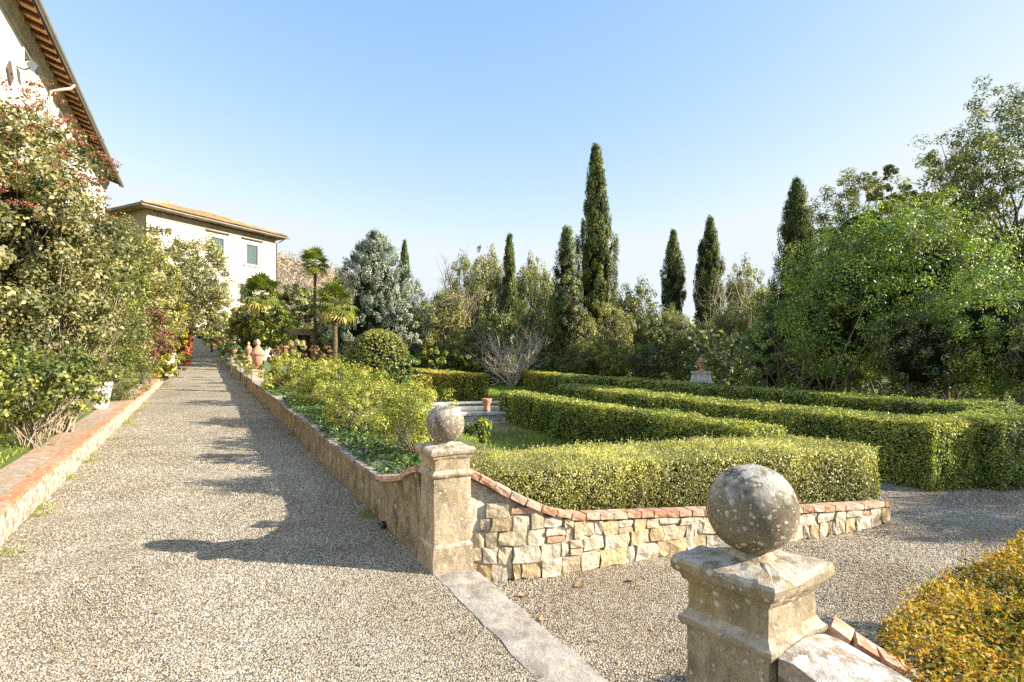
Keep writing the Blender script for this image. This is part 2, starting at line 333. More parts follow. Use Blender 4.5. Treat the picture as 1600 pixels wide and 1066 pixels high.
# gravel
def gravelmat(name, tint=(1, 1, 1), weeds=True):
    m, t, b = newmat(name); v = pos(t)
    vo = N(t, 'ShaderNodeTexVoronoi'); vo.inputs['Scale'].default_value = 70; t.links.new(v, vo.inputs['Vector'])
    sx = N(t, 'ShaderNodeSeparateColor'); t.links.new(vo.outputs['Color'], sx.inputs[0])
    c = ramp(t, [(0, (.15, .105, .065)), (.2, (.30, .235, .16)), (.5, (.46, .38, .275)), (.8, (.60, .52, .41)), (1, (.74, .69, .60))], sx.outputs[0]).outputs[0]
    e = ramp(t, [(.0, (1,)*3), (.55, (.9,)*3), (.85, (.40, .36, .32))], vo.outputs['Distance']).outputs[0]
    c = mix(t, c, e, 1., 'MULTIPLY')
    big = ramp(t, [(.3, (.70, .63, .53)), (.6, (1.05, 1.03, 1.0))], noise(t, .8, 6, v, .68)).outputs[0]
    c = mix(t, c, big, 1., 'MULTIPLY'); c = mix(t, c, tint, 1., 'MULTIPLY')
    if weeds:
        wk = ramp(t, [(.66, (0,)*3), (.76, (.7,)*3)], noise(t, 1.7, 6, v, .7)).outputs[0]
        c = mix(t, c, (.19, .20, .06), wk)
    t.links.new(c, b.inputs['Base Color']); b.inputs['Roughness'].default_value = .9
    h = N(t, 'ShaderNodeMath', operation='MULTIPLY'); t.links.new(vo.outputs['Distance'], h.inputs[0]); h.inputs[1].default_value = -1
    n1 = bump(t, b, h.outputs[0], .9, .02); bump(t, b, noise(t, 9, 4, v), .4, .05, n1)
    return m
M['gravel'] = gravelmat('pale_gravel', (.96, 1.0, 1.0)); M['gravel2'] = gravelmat('grey_brown_gravel', (.94, .93, .89))
def pebblemat():
    m, t, b = newmat('pebbles'); a = N(t, 'ShaderNodeAttribute', attribute_name='prnd'); a.attribute_type = 'INSTANCER'
    c = ramp(t, [(0, (.13, .09, .06)), (.2, (.29, .22, .15)), (.5, (.47, .385, .28)), (.8, (.62, .54, .43)), (1, (.78, .73, .64))], a.outputs['Fac']).outputs[0]
    v = pos(t); c = mix(t, c, ramp(t, [(.3, (.67, .63, .54)), (.6, (1.0, 1.03, 1.02))], noise(t, .8, 6, v, .68)).outputs[0], 1., 'MULTIPLY')
    t.links.new(c, b.inputs['Base Color']); b.inputs['Roughness'].default_value = .8; return m
M['pebble'] = pebblemat()
def groundmat():
    m, t, b = newmat('grass_and_soil'); v = pos(t)
    c = ramp(t, [(.3, (.055, .08, .015)), (.5, (.12, .16, .025)), (.7, (.22, .22, .05))], noise(t, 14, 6, v, .7)).outputs[0]
    c = mix(t, c, (.17, .12, .07), ramp(t, [(.56, (0,)*3), (.7, (.8,)*3)], noise(t, 1.1, 5, v, .65)).outputs[0])
    t.links.new(c, b.inputs['Base Color']); b.inputs['Roughness'].default_value = .95
    bump(t, b, noise(t, 60, 5, v, .7), .9, .03); return m
M['ground'] = groundmat()
M['soil'] = plainmat('leaf_litter_soil', (.13, .09, .055), .95, .4, 18, .9, .04, 60)
M['hill'] = plainmat('bare_wooded_hill', (.24, .185, .14), .95, .3, .08, .5, .5, .4)
M['water'] = plainmat('still_water', (.03, .03, .018), .06, .2, 3, .05, .01, 6, spec=.6)
M['deadleaf'] = plainmat('dry_leaf', (.46, .30, .15), .8, .2, 30, .2, .01, 60, objrnd=.3)
M['fountainstone'] = stonemat('fountain_stone', (.60, .56, .49), lich=(.66, .64, .58), dark=(.25, .22, .18), big=6, spots=14, thr=.25)

# ------------------------------------------------------------------ ground, path, lower gravel
WALL = np.array([(-.40, 4.83), (.08, 4.90), (.56, 5.07), (1.5, 5.50), (2.3, 5.78), (2.96, 5.98), (3.74, 6.28), (4.2, 6.56), (4.47, 6.80)])
def polyline(P, step):
    """resample a smooth curve (Catmull-Rom) at an even step"""
    P = np.asarray(P, float); Q = np.vstack([2*P[0]-P[1], P, 2*P[-1]-P[-2]]); out = []
    for i in range(1, len(Q)-2):
        for k in range(16):
            u = k/16; a, b, c, d = Q[i-1], Q[i], Q[i+1], Q[i+2]
            out.append(.5*((2*b)+(-a+c)*u+(2*a-5*b+4*c-d)*u*u+(-a+3*b-3*c+d)*u**3))
    out.append(P[-1]); out = np.array(out); L = np.concatenate([[0], np.cumsum(np.linalg.norm(np.diff(out, axis=0), axis=1))])
    m = max(2, int(round(L[-1]/step))+1); s = np.linspace(0, L[-1], m)
    return np.stack([np.interp(s, L, out[:, k]) for k in range(out.shape[1])], 1), s
WC, WS = polyline(WALL, .05)
def wall_y(x): return np.interp(x, np.r_[-3, WC[:, 0], 4.56, 8, 30], np.r_[4.7, WC[:, 1], 9.2, 9.4, 10])
def garden_z(x, y):
    s, t = to_st(x, y); behind = y-wall_y(x)
    z = np.where(behind > .15, -.09+.0*x, -.26)
    return z
def ground_z(s, t):
    q0 = P0[0]+s*p2[0]+t*n2[0]; q1 = P0[1]+s*p2[1]+t*n2[1]
    pz = ppath(np.clip(s, -20, 58)); g = garden_z(q0, q1)
    fade = np.clip((t-1.9)/1.6, 0, 1); fade = fade*fade*(3-2*fade)
    bed = (pz+.34)*(1-fade)+g*fade
    right = np.where(s > .25, bed, g)
    bank = np.clip((s-30)/25, 0, 1)
    left = pz+.29+np.clip(-t-3.8, 0, 6)*.05+3.0*bank*bank*np.clip((-t-3.6)/4, 0, 1)
    z = np.where(t > .1, right, np.where(t < -3.45, left, pz-.12))
    z = np.where(s < -3.2, np.where((t > .1), -.26, z), z)
    far = np.clip((q1-70)/120, 0, 1); z = z+far*far*6
    endz = np.clip((s-56)/8, 0, 1); z = np.where((t <= .1) & (t >= -3.45), z+endz*2.0, z)
    return z
def gridmesh(name, sv, tv, zf, mat, kind='structure', keep=None, xy=False):
    S, T = np.meshgrid(sv, tv, indexing='ij')
    if xy: X, Y = S, T
    else: X = P0[0]+S*p2[0]+T*n2[0]; Y = P0[1]+S*p2[1]+T*n2[1]
    Z = zf(S, T); V = np.stack([X, Y, Z], -1).reshape(-1, 3); a, b = S.shape
    i = (np.arange(a-1)[:, None]*b+np.arange(b-1)[None]); Fq = np.stack([i, i+b, i+b+1, i+1], -1).reshape(-1, 4)
    if keep is not None:
        cx = (S[:-1, :-1]+S[1:, 1:])/2; cy = (T[:-1, :-1]+T[1:, 1:])/2; Fq = Fq[keep(cx, cy).ravel()]
    nrm = np.cross(V[Fq[0, 1]]-V[Fq[0, 0]], V[Fq[0, 2]]-V[Fq[0, 1]])
    if nrm[2] < 0: Fq = Fq[:, ::-1]
    o = link(name, build_mesh(name, V, Fq, mat, smooth=True)); o['kind'] = kind; return o
tv = np.unique(np.concatenate([np.linspace(-1500, -100, 8), np.linspace(-80, -8, 25), np.linspace(-7.5, -3.75, 12), [-3.47, -3.43, -1.7, .08, .12], np.linspace(.3, 12, 40), np.linspace(13, 80, 40), np.linspace(100, 1500, 8)]))
sv = np.unique(np.concatenate([np.linspace(-600, -20, 8), np.linspace(-16, -4, 12), [-3.25, -3.15], np.linspace(-2.6, .2, 10), [.24, .26], np.linspace(.5, 20, 65), np.linspace(21, 90, 70), np.linspace(100, 1500, 12)]))
gr = gridmesh('ground', sv, tv, ground_z, M['ground'])
def rough(S, T): return ppath(S)+.012*vn(np.stack([S*1.3, T*1.3, S*0], -1), 1, 2)
gridmesh('gravel_path', np.linspace(-9, 57, 265), np.linspace(-3.24, .02, 15), rough, M['gravel'])
def lowkeep(x, y):
    s, t = to_st(x, y)
    return ((t > .30) | ((s < -3.25) & (t > .2))) & (y < wall_y(x)+.12)
gridmesh('lower_gravel_walk', np.linspace(-.7, 26, 150), np.linspace(-7, 10, 110),
         lambda x, y: -.14+.012*vn(np.stack([x*1.3, y*1.3, x*0+3], -1), 1, 2), M['gravel2'], keep=lowkeep, xy=True)
# pebbles lying on the near gravel: geometry-node instances in one object
def pebbles(name, P, size, seed):
    n = len(P); rng = np.random.default_rng(seed)
    me = bpy.data.meshes.new(name); me.vertices.add(n); me.vertices.foreach_set('co', P.astype(np.float32).ravel())
    sc = size[:, None]*rng.uniform(.55, 1.35, (n, 3))*np.array([1.1, 1, .62])
    for nm, arr, ty in (('sc', sc, 'FLOAT_VECTOR'), ('ro', rng.uniform(-3.1, 3.1, (n, 3))*np.array([.15, .15, 1]), 'FLOAT_VECTOR'), ('prnd', rng.random(n), 'FLOAT')):
        a = me.attributes.new(nm, ty, 'POINT'); a.data.foreach_set('vector' if ty != 'FLOAT' else 'value', arr.astype(np.float32).ravel())
    o = link(name, me); me.materials.append(M['pebble'])
    ng = bpy.data.node_groups.new(name, 'GeometryNodeTree')
    ng.interface.new_socket('Geometry', in_out='INPUT', socket_type='NodeSocketGeometry'); ng.interface.new_socket('Geometry', in_out='OUTPUT', socket_type='NodeSocketGeometry')
    gi = ng.nodes.new('NodeGroupInput'); go = ng.nodes.new('NodeGroupOutput')
    ico = ng.nodes.new('GeometryNodeMeshIcoSphere'); ico.inputs['Radius'].default_value = 1; ico.inputs['Subdivisions'].default_value = 1
    sm = ng.nodes.new('GeometryNodeSetMaterial'); sm.inputs['Material'].default_value = M['pebble']
    iop = ng.nodes.new('GeometryNodeInstanceOnPoints'); sa = ng.nodes.new('GeometryNodeStoreNamedAttribute'); sa.domain = 'INSTANCE'; sa.data_type = 'FLOAT'
    sa.inputs['Name'].default_value = 'prnd'
    def na(nm, ty):
        a = ng.nodes.new('GeometryNodeInputNamedAttribute'); a.data_type = ty; a.inputs['Name'].default_value = nm; return a.outputs['Attribute']
    e2r = ng.nodes.new('FunctionNodeEulerToRotation'); L = ng.links.new
    L(na('ro', 'FLOAT_VECTOR'), e2r.inputs[0]); L(ico.outputs['Mesh'], sm.inputs['Geometry']); L(sm.outputs[0], iop.inputs['Instance'])
    L(gi.outputs[0], iop.inputs['Points']); L(e2r.outputs[0], iop.inputs['Rotation']); L(na('sc', 'FLOAT_VECTOR'), iop.inputs['Scale'])
    L(iop.outputs[0], go.inputs[0])
    o.modifiers.new('pebbles', 'NODES').node_group = ng
    return o
rng = np.random.default_rng(3)
def scatter_frustum(n, y0, y1, zf, cond):
    """points on the ground, denser near the viewer's end of the walk"""
    Y = y0*(y1/y0)**rng.random(n); X = rng.uniform(-.95, .95, n)*Y
    k = cond(X, Y); X, Y = X[k], Y[k]; return np.stack([X, Y, zf(X, Y)], 1)
A = scatter_frustum(230000, 2.5, 15, lambda x, y: ppath(to_st(x, y)[0])+.001, lambda x, y: (to_st(x, y)[1] < -.01) & (to_st(x, y)[1] > -3.2))
o = pebbles('loose_pebbles', A, .0052*np.clip(A[:, 1]/4, .9, 2.2)**.6, 4); props(o, 'pale mixed gravel pebbles covering the long walk', 'gravel', kind='stuff')
A = scatter_frustum(110000, 2.2, 11, lambda x, y: x*0-.138, lowkeep)
o = pebbles('loose_pebbles', A, .0055*np.clip(A[:, 1]/4, .8, 2.2)**.6, 5); props(o, 'grey brown gravel pebbles on the sunken walk below the brick-topped wall', 'gravel', kind='stuff')

# ------------------------------------------------------------------ gate pillars with stone balls
def pillar(center, z0, rz, label, hw=.165, ztop=1.0, seed=1, balllab='', capw=.205):
    root = thing('gate_pillar', label, 'stone pillar', (center[0], center[1], z0), 0, 'gate pillars with stone balls')
    H = ztop
    def ring(hw_, z, n=9):
        s = np.linspace(-1, 1, n)[:-1]
        r = np.concatenate([np.stack([s, -np.ones(n-1)], 1), np.stack([np.ones(n-1), s], 1), np.stack([-s, np.ones(n-1)], 1), np.stack([-np.ones(n-1), -s], 1)])
        r = r*hw_*(1-.015*(np.abs(r[:, :1]*r[:, 1:2]) > .97))
        return np.concatenate([r, np.full((len(r), 1), z)], 1)
    def solid(prof, name, mat, amp=.004):
        V = np.concatenate([ring(h, z) for h, z in prof]); m = 32; k = len(prof)
        F_ = [(i*m+j, i*m+(j+1) % m, (i+1)*m+(j+1) % m, (i+1)*m+j) for i in range(k-1) for j in range(m)]
        F_.append(tuple(range((k-1)*m, k*m))); F_.append(tuple(range(m))[::-1])
        nz = np.stack([vn(V*8+seed*3.1+a*9) for a in range(3)], 1); V = V+nz*amp*2.6
        nz = np.stack([vn(V*31+seed*1.7+a*5) for a in range(3)], 1); V = V+nz*amp*2.2; nz = np.stack([vn(V*9+seed*4.7+a*5) for a in range(3)], 1); V = V-(np.abs(nz) > .34)*nz*.010
        c, sn = math.cos(rz), math.sin(rz); V = np.stack([V[:, 0]*c-V[:, 1]*sn, V[:, 0]*sn+V[:, 1]*c, V[:, 2]], 1)
        o = link(name, build_mesh(name, V, F_, mat), root)
        return o
    h = hw; f = lambda z: z*H/1.0
    solid([(h+.018, -.25), (h+.018, 0), (h+.018, f(.10)), (h+.018, f(.2)), (h+.010, f(.212)), (h, f(.225))], 'plinth', M['pillar'], .005)
    solid([(h-.002, f(.222)), (h, f(.35)), (h, f(.5)), (h, f(.65)), (h, f(.762))], 'shaft', M['pillar'])
    solid([(h+.004, f(.760)), (h+.016, f(.766)), (h+.023, f(.780)), (h+.022, f(.792)), (h+.010, f(.800)), (h-.004, f(.822))], 'band', M['pillar'])
    solid([(h-.004, f(.820)), (h-.006, f(.87)), (h-.006, f(.905)), (h+.004, f(.917))], 'neck', M['pillar'])
    solid([(h+.006, f(.915)), (h+.014, f(.928)), (h+.016, f(.936)), (capw-.006, f(.950)), (capw, f(.962)), (capw+.002, f(.984)), (capw-.006, f(.996)), (capw-.022, f(1.004)), (capw-.06, f(1.008)), (.10, f(1.014)), (.06, f(1.015))], 'cap', M['pillar'], .0055)
    V, F_ = lathe([(.085, f(1.012)), (.078, f(1.022)), (.055, f(1.036)), (.05, f(1.05))], 20); link('ball_foot', build_mesh('ball_foot', V, F_, M['pillar'], smooth=True), root)
    R = .161
    a = [(R*math.sin(x), -R*math.cos(x)) for x in np.linspace(.02, math.pi-.02, 44)]
    V, F_ = lathe(a, 64); V = V*(1+.022*vn(V*14+seed, 1, 2)+.010*vn(V*60+seed, 1, 2))[:, None]; V[:, 2] += f(1.026)+R
    link('stone_ball', build_mesh('stone_ball', V, F_, M['ball'], smooth=True), root)
    return root
pillar((-.56, 4.84), 0.0, TH, 'weathered stone gate pillar with ball, at the end of the stone wall', ztop=1.0, seed=1)
pillar((.886, 2.13), -.096, TH+math.radians(7.5), 'lichen-spotted stone gate pillar with large ball, nearest, between gravel and orange hedge', ztop=1.062, seed=5)

# ------------------------------------------------------------------ stones and bricks
def lump(seed, k=.22, jit=.05):
    """rounded block of 26 verts / 48 tris inside the unit cube"""
    r = np.random.default_rng(seed); idx = {}; V = []; F_ = []
    for a in (-1, 0, 1):
        for b in (-1, 0, 1):
            for c in (-1, 0, 1):
                if (a, b, c) != (0, 0, 0): idx[(a, b, c)] = len(V); V.append((a, b, c))
    for ax in range(3):
        for sg in (-1, 1):
            for i in (-1, 0):
                for j in (-1, 0):
                    q = []
                    for di, dj in ((0, 0), (1, 0), (1, 1), (0, 1)):
                        v = [0, 0, 0]; v[ax] = sg; v[(ax+1) % 3] = i+di; v[(ax+2) % 3] = j+dj; q.append(idx[tuple(v)])
                    F_.append(tuple(q if sg > 0 else q[::-1]))
    V = np.array(V, float); m = np.sqrt((V**2).sum(1, keepdims=True)); Sp = V/m*1.18
    V = V*(1-k)+Sp*k+r.normal(0, jit, V.shape); return V*.5, F_
def put_lump(name, root, c, ex, ey, ez, rz, mat, seed, k=.22, jit=.05, tilt=0, roll=0):
    V, F_ = lump(seed, k, jit); V = V*np.array([ex, ey, ez]); me = build_mesh(name, V, F_, mat, smooth=False)
    return link(name, me, root, loc=np.array(c)-np.array(root.location), rot=(roll, tilt, rz))
def bricks_mesh(nv, ex, ey, ez, mat, k=.07, jit=.022, s0=100):
    out = []
    for i in range(nv):
        V, F_ = lump(s0+i, k, jit); out.append(build_mesh('brick', V*np.array([ex, ey, ez]), F_, mat))
    return out
def wall_top(a, L):
    """top of the stone retaining wall under its coping, above z=-.14, along its length"""
    xs = [0, .12, .3, .5, .75, 1.0, 1.4, 2.2, 3.2, 4.2, 4.9, 5.3, 5.6]
    hs = [.90, .84, .74, .63, .52, .455, .42, .36, .30, .255, .21, .14, .08]
    return np.interp(a, xs, hs)
root = thing('stone_retaining_wall', 'low curved retaining wall of pale rough stones topped with red bricks, beside the gate pillar', 'wall', (WC[0][0], WC[0][1], -.14))
Lw = WS[-1]; tang = norm(np.gradient(WC, axis=0)); nout = np.stack([tang[:, 1], -tang[:, 0]], 1)
def wp(a, off=0):
    x = np.interp(a, WS, WC[:, 0]); y = np.interp(a, WS, WC[:, 1]); tx = np.interp(a, WS, tang[:, 0]); ty = np.interp(a, WS, tang[:, 1])
    return x+ty*off, y-tx*off, math.atan2(ty, tx)
m = len(WC); V = []
for i in range(m):
    h = wall_top(WS[i], Lw)
    for off, z in ((-.002, -.4), (-.002, h-.02), (-.20, h-.02), (-.20, -.4)):
        V.append((WC[i][0]+nout[i][0]*off, WC[i][1]+nout[i][1]*off, -.14+z))
Fq = [(i*4+j, (i+1)*4+j, (i+1)*4+j+1, i*4+j+1) for i in range(m-1) for j in range(3)]+[(3, 2, 1, 0), ((m-1)*4, (m-1)*4+1, (m-1)*4+2, (m-1)*4+3)]
V = np.array(V); nn = np.repeat(nout, 4, 0); V[:, :2] += nn*(.018*vn(V*9, 1, 2))[:, None]
part('mortar', V, Fq, M['mortar'], root, smooth=True)
rows = [0, .15, .285, .41, .53, .65, .76, .86]; sid = 0
for k in range(len(rows)-1):
    a = -.02+.05*k
    while a < Lw-.06:
        wd = random.uniform(.11, .27) if random.random() < .72 else random.uniform(.06, .11)
        zb = rows[k]+random.uniform(-.02, .02)*(k > 0)
        mid = min(a+wd/2, Lw-.05); top_av = wall_top(mid, Lw)-.005
        zt = rows[k+1]
        if top_av-zt < .06: zt = top_av
        if zt-zb > .055 and zb < top_av-.05:
            x, y, rz = wp(mid, -.055+random.uniform(-.006, .012)); hh = zt-zb
            if random.random() < .13 and wd > .14:       # a brick laid on a flat stone
                put_lump('brick', root, (x, y, -.14+zb+.03), wd-.02, .15, .052, rz, M['brick'], sid, .1, .03, random.uniform(-.06, .06)); sid += 1
                zb += .06; hh = zt-zb
            if hh > .05: put_lump('stone', root, (x, y, -.14+zb+hh/2), wd-.010, .14+random.uniform(0, .02), hh-.008, rz, M['wstone'], sid, random.uniform(.04, .20), .085, random.uniform(-.07, .07), random.uniform(-.06, .06))
            sid += 1
        a += wd
bm_ = bricks_mesh(6, .145, .15, .054, M['brick'], .06, .035)
a = .06; j = 0
while a < Lw:
    x, y, rz = wp(a, -.032); h = wall_top(a, Lw); sl = math.atan2(wall_top(a+.05, Lw)-wall_top(a-.05, Lw), .10)
    link('brick', bm_[j % 6], root, loc=np.array([x, y, -.14+h+.03])-np.array(root.location), rot=(random.uniform(-.05, .05), -sl, rz+random.uniform(-.05, .05)), scale=(.96+random.uniform(-.03, .03), 1, random.uniform(.9, 1.1)))
    a += .145*math.cos(sl)+.004; j += 1
# raised soil behind that wall
V = []
for i in range(m):
    h = wall_top(WS[i], Lw)
    for off, z in ((-.12, h-.03), (-.6, h-.06), (-1.3, h*.5), (-1.9, .05), (-2.1, -.1)):
        V.append((WC[i][0]+nout[i][0]*off, WC[i][1]+nout[i][1]*off, -.14+z))
V = np.array(V); Fq = [(i*5+j, (i+1)*5+j, (i+1)*5+j+1, i*5+j+1) for i in range(m-1) for j in range(4)]
Fq = [f[::-1] for f in Fq]
o = part('garden_bed_soil', V, Fq, M['soil'], None, smooth=True); o['kind'] = 'structure'

# the same kind of wall leaving the near pillar to the right: brick edge and broad lichen coping
root = thing('path_parapet', 'parapet beside the nearest pillar with white lichen coping and red brick edge', 'wall', (1.0, 1.9, -.2))
q0 = np.array([.886, 2.13]); fr = TH+math.radians(7.5); pp = np.array([-math.sin(fr), math.cos(fr)]); nn_ = np.array([math.cos(fr), math.sin(fr)])
def nq(a, b, z): q = q0-a*pp+b*nn_; return (q[0], q[1], z)
# body
V = [];
for a, h in ((.17, .70), (.35, .66), (.55, .60), (.8, .52), (1.2, .42), (2.4, .40)):
    V += [nq(a, -.12, -.3), nq(a, -.12, h-.01), nq(a, .13, h-.01), nq(a, .13, -.3)]
Fq = [(i*4+j, i*4+(j+1) % 4, (i+1)*4+(j+1) % 4, (i+1)*4+j) for i in range(5) for j in range(4)]
part('wall_body', V, Fq, M['mortar'], root, smooth=False)
for k, (a0, a1, h0, h1) in enumerate(((.19, .62, .735, .63), (.63, 1.1, .625, .48), (1.11, 1.7, .475, .45))):
    Vb = []
    ns, nt_ = 9, 7
    for jz in (0, 1):
        for i in range(ns):
            for j in range(nt_):
                a = a0+(a1-a0)*i/(ns-1); b = -.155+.31*j/(nt_-1); z = h0+(h1-h0)*i/(ns-1)+(.0 if jz else -.065)
                if jz: z += .022*(1-(2*j/(nt_-1)-1)**2)-.012*(i in (0, ns-1))
                x, y, _ = nq(a, b, 0); d = .02*vn(np.array([x*12, y*12, z*12]), 1, 3)
                Vb.append((x, y, z+float(d)))
    g = lambda jz, i, j: jz*ns*nt_+i*nt_+j
    Fb = [(g(1, i, j), g(1, i+1, j), g(1, i+1, j+1), g(1, i, j+1))[::-1] for i in range(ns-1) for j in range(nt_-1)]
    Fb += [(g(0, i, j), g(0, i+1, j), g(0, i+1, j+1), g(0, i, j+1)) for i in range(ns-1) for j in range(nt_-1)]
    for i in range(ns-1): Fb += [(g(0, i, 0), g(1, i, 0), g(1, i+1, 0), g(0, i+1, 0)), (g(0, i+1, nt_-1), g(1, i+1, nt_-1), g(1, i, nt_-1), g(0, i, nt_-1))]
    for j in range(nt_-1): Fb += [(g(0, 0, j+1), g(1, 0, j+1), g(1, 0, j), g(0, 0, j)), (g(0, ns-1, j), g(1, ns-1, j), g(1, ns-1, j+1), g(0, ns-1, j+1))]
    part('coping_slab', Vb, Fb, M['cope'], root, smooth=False)
# brick-topped low wall under the orange hedge, sweeping to the right of the near pillar
CW, CS = polyline([(1.16, 2.16), (1.28, 2.08), (1.45, 2.03), (1.62, 2.08), (1.80, 2.2), (2.2, 2.42)], .05)
ct = norm(np.gradient(CW, axis=0)); cn = np.stack([-ct[:, 1], ct[:, 0]], 1)
root = thing('brick_edged_wall', 'low wall with red brick edge sweeping down from the nearest pillar under the orange hedge', 'wall', (1.16, 2.16, -.2))
def hc(a): return np.interp(a, [0, .15, .35, .55, .8, 1.3], [.70, .62, .52, .46, .42, .38])
V = []
for i in range(len(CW)):
    for off, z in ((.05, -.3), (.05, hc(CS[i])), (-.06, hc(CS[i])), (-.06, -.3)): V.append((CW[i][0]+cn[i][0]*off, CW[i][1]+cn[i][1]*off, z))
k = len(CW); Fq = [(i*4+j, (i+1)*4+j, (i+1)*4+(j+1) % 4, i*4+(j+1) % 4) for i in range(k-1) for j in range(4)]
part('mortar', V, Fq, M['mortar'], root, smooth=True)
bm2 = bricks_mesh(5, .074, .11, .05, M['brick'], .06, .035, 150); a = .06; j = 0
while a < CS[-1]:
    x = np.interp(a, CS, CW[:, 0]); y = np.interp(a, CS, CW[:, 1]); tx = np.interp(a, CS, ct[:, 0]); ty = np.interp(a, CS, ct[:, 1])
    sl = math.atan2(hc(a+.05)-hc(a-.05), .1)
    link('brick', bm2[j % 5], root, loc=np.array([x, y, hc(a)+.028])-np.array(root.location), rot=(0, -sl, math.atan2(ty, tx)+random.uniform(-.06, .06)))
    a += .080*math.cos(sl)+.004; j += 1

# threshold slabs between the two pillars
root = thing('stone_threshold', 'worn grey stone slabs set as a step between the two gate pillars', 'threshold', st(-1.5, .17, -.05))
edges = [-.02, -.30, -.98, -1.62, -2.85]
for k in range(4):
    s0, s1 = edges[k], edges[k+1]; Vb = []; ns, nt_ = 8, 6
    for jz in (0, 1):
        for i in range(ns):
            for j in range(nt_):
                s = s0+(s1+.022-s0)*i/(ns-1); tt = .0+.34*j/(nt_-1)
                wob = .016*vn(np.array([s*6, tt*6+k*4, k*3.3]))*(j in (0, nt_-1))*2.2+(.03*vn(np.array([s*25, tt*9, 2]))*(i in (0, ns-1)))
                x, y, _ = st(s+(.0 if 0 < i < ns-1 else wob), tt+(wob if j in (0, nt_-1) else 0))
                z = 0.0313*s+(.013+.008*float(vn(np.array([x*9, y*9, 0])))-.006*(i in (0, ns-1) or j in (0, nt_-1)) if jz else -.22)
                Vb.append((x, y, z))
    g = lambda jz, i, j: jz*ns*nt_+i*nt_+j
    Fb = [(g(1, i, j), g(1, i+1, j), g(1, i+1, j+1), g(1, i, j+1)) for i in range(ns-1) for j in range(nt_-1)]
    for i in range(ns-1): Fb += [(g(0, i, 0), g(0, i+1, 0), g(1, i+1, 0), g(1, i, 0)), (g(0, i+1, nt_-1), g(0, i, nt_-1), g(1, i, nt_-1), g(1, i+1, nt_-1))]
    for j in range(nt_-1): Fb += [(g(0, 0, j), g(1, 0, j), g(1, 0, j+1), g(0, 0, j+1)), (g(1, ns-1, j), g(0, ns-1, j), g(0, ns-1, j+1), g(1, ns-1, j+1))]
    part('paving_slab', Vb, Fb, M['slab'], root)

# long wall on the right of the path
root = thing('path_side_wall', 'long low stained wall with flat coping along the right of the gravel path', 'wall', st(.4, .15, 0))
def pw(s): return .40+np.interp(s, [.3, .5, .8, 1.1, 1.4, 1.7], [.36, .30, .17, .09, .04, .0])+.02*np.sin(s*1.3)
ss = np.concatenate([np.linspace(.33, 2, 18), np.linspace(2.3, 50, 140)]); V = []
prof = [(0.0, -.2, 0), (0.004, .35, 0), (.008, .7, 0), (.0, 1, 0), (.27, 1, 0), (.27, -.5, 0)]
for s in ss:
    for tt, fz, _ in prof:
        z = float(ppath(s))+(fz*float(pw(s)) if fz > 0 else fz)
        w_ = .035*float(vn(np.array([s*2.2, z*3.0, 1.])))+.012*float(vn(np.array([s*9, z*9, 5.])))
        V.append(st(s, tt+(w_ if tt < .1 else 0), z))
k = len(prof); Fq = [(i*k+j, i*k+j+1, (i+1)*k+j+1, (i+1)*k+j) for i in range(len(ss)-1) for j in range(k-1)]
part('wall_body', V, Fq, M['pathwall'], root, smooth=False)
cs = [build_mesh('coping_slab', lump(300+i, .07, .03)[0]*np.array([.5, .33, .055]), lump(300+i)[1], M['pathcope']) for i in range(5)]
s = 1.85; j = 0
while s < 48:
    link('coping_slab', cs[j % 5], root, loc=np.array(st(s, .135, float(ppath(s)+pw(s))+.028))-np.array(root.location), rot=(0, -.031, math.atan2(p2[1], p2[0])+random.uniform(-.02, .02)), scale=(.98, random.uniform(.95, 1.05), 1))
    s += .5; j += 1
s = .40; j = 0
while s < 1.62:
    sl = math.atan2(float(pw(s+.05)-pw(s-.05)), .1)
    link('brick', bm_[j % 6], root, loc=np.array(st(s, .10, float(ppath(s)+pw(s))+.028))-np.array(root.location), rot=(0, -sl-.03, math.atan2(p2[1], p2[0])), scale=(1, 1.9, .9)); s += .15*math.cos(sl); j += 1

# kerb on the left of the path
root = thing('planting_kerb', 'low whitewashed kerb wall with terracotta tile top along the left of the path', 'kerb', st(5, -3.45, 0))
ss = np.linspace(-2, 50, 240); V = []
for s in ss:
    for tt, z in ((-3.205, -.15), (-3.21, .12), (-3.225, .262), (-3.72, .262), (-3.72, -.2)):
        w_ = .05*float(vn(np.array([s*5, z*6, 1.])))+.03*float(vn(np.array([s*16, z*16, 5.])))
        V.append(st(s, tt+(w_ if tt > -3.3 else 0), float(ppath(s))+z))
Fq = [(i*5+j+1, i*5+j, (i+1)*5+j, (i+1)*5+j+1) for i in range(len(ss)-1) for j in range(4)]
part('kerb_face', V, Fq, M['mortar_white'], root)
kt = [build_mesh('tile', lump(400+i, .05, .02)[0]*np.array([.282, .15, .045]), lump(400+i)[1], M['kerbtile']) for i in range(5)]
ks = [build_mesh('slab', lump(420+i, .05, .018)[0]*np.array([.56, .35, .05]), lump(420+i)[1], M['kerbslab']) for i in range(5)]
ang = math.atan2(p2[1], p2[0]); s = -1.5; j = 0
while s < 38:
    link('tile', kt[j % 5], root, loc=np.array(st(s, -3.285+random.uniform(-.006, .006), float(ppath(s))+.28))-np.array(root.location), rot=(0, -.031, ang+random.uniform(-.02, .02)))
    s += .288; j += 1
s = -1.4; j = 0
while s < 30:
    link('slab', ks[j % 5], root, loc=np.array(st(s, -3.545, float(ppath(s))+.278))-np.array(root.location), rot=(0, -.031, ang+random.uniform(-.01, .01)))
    s += .57; j += 1
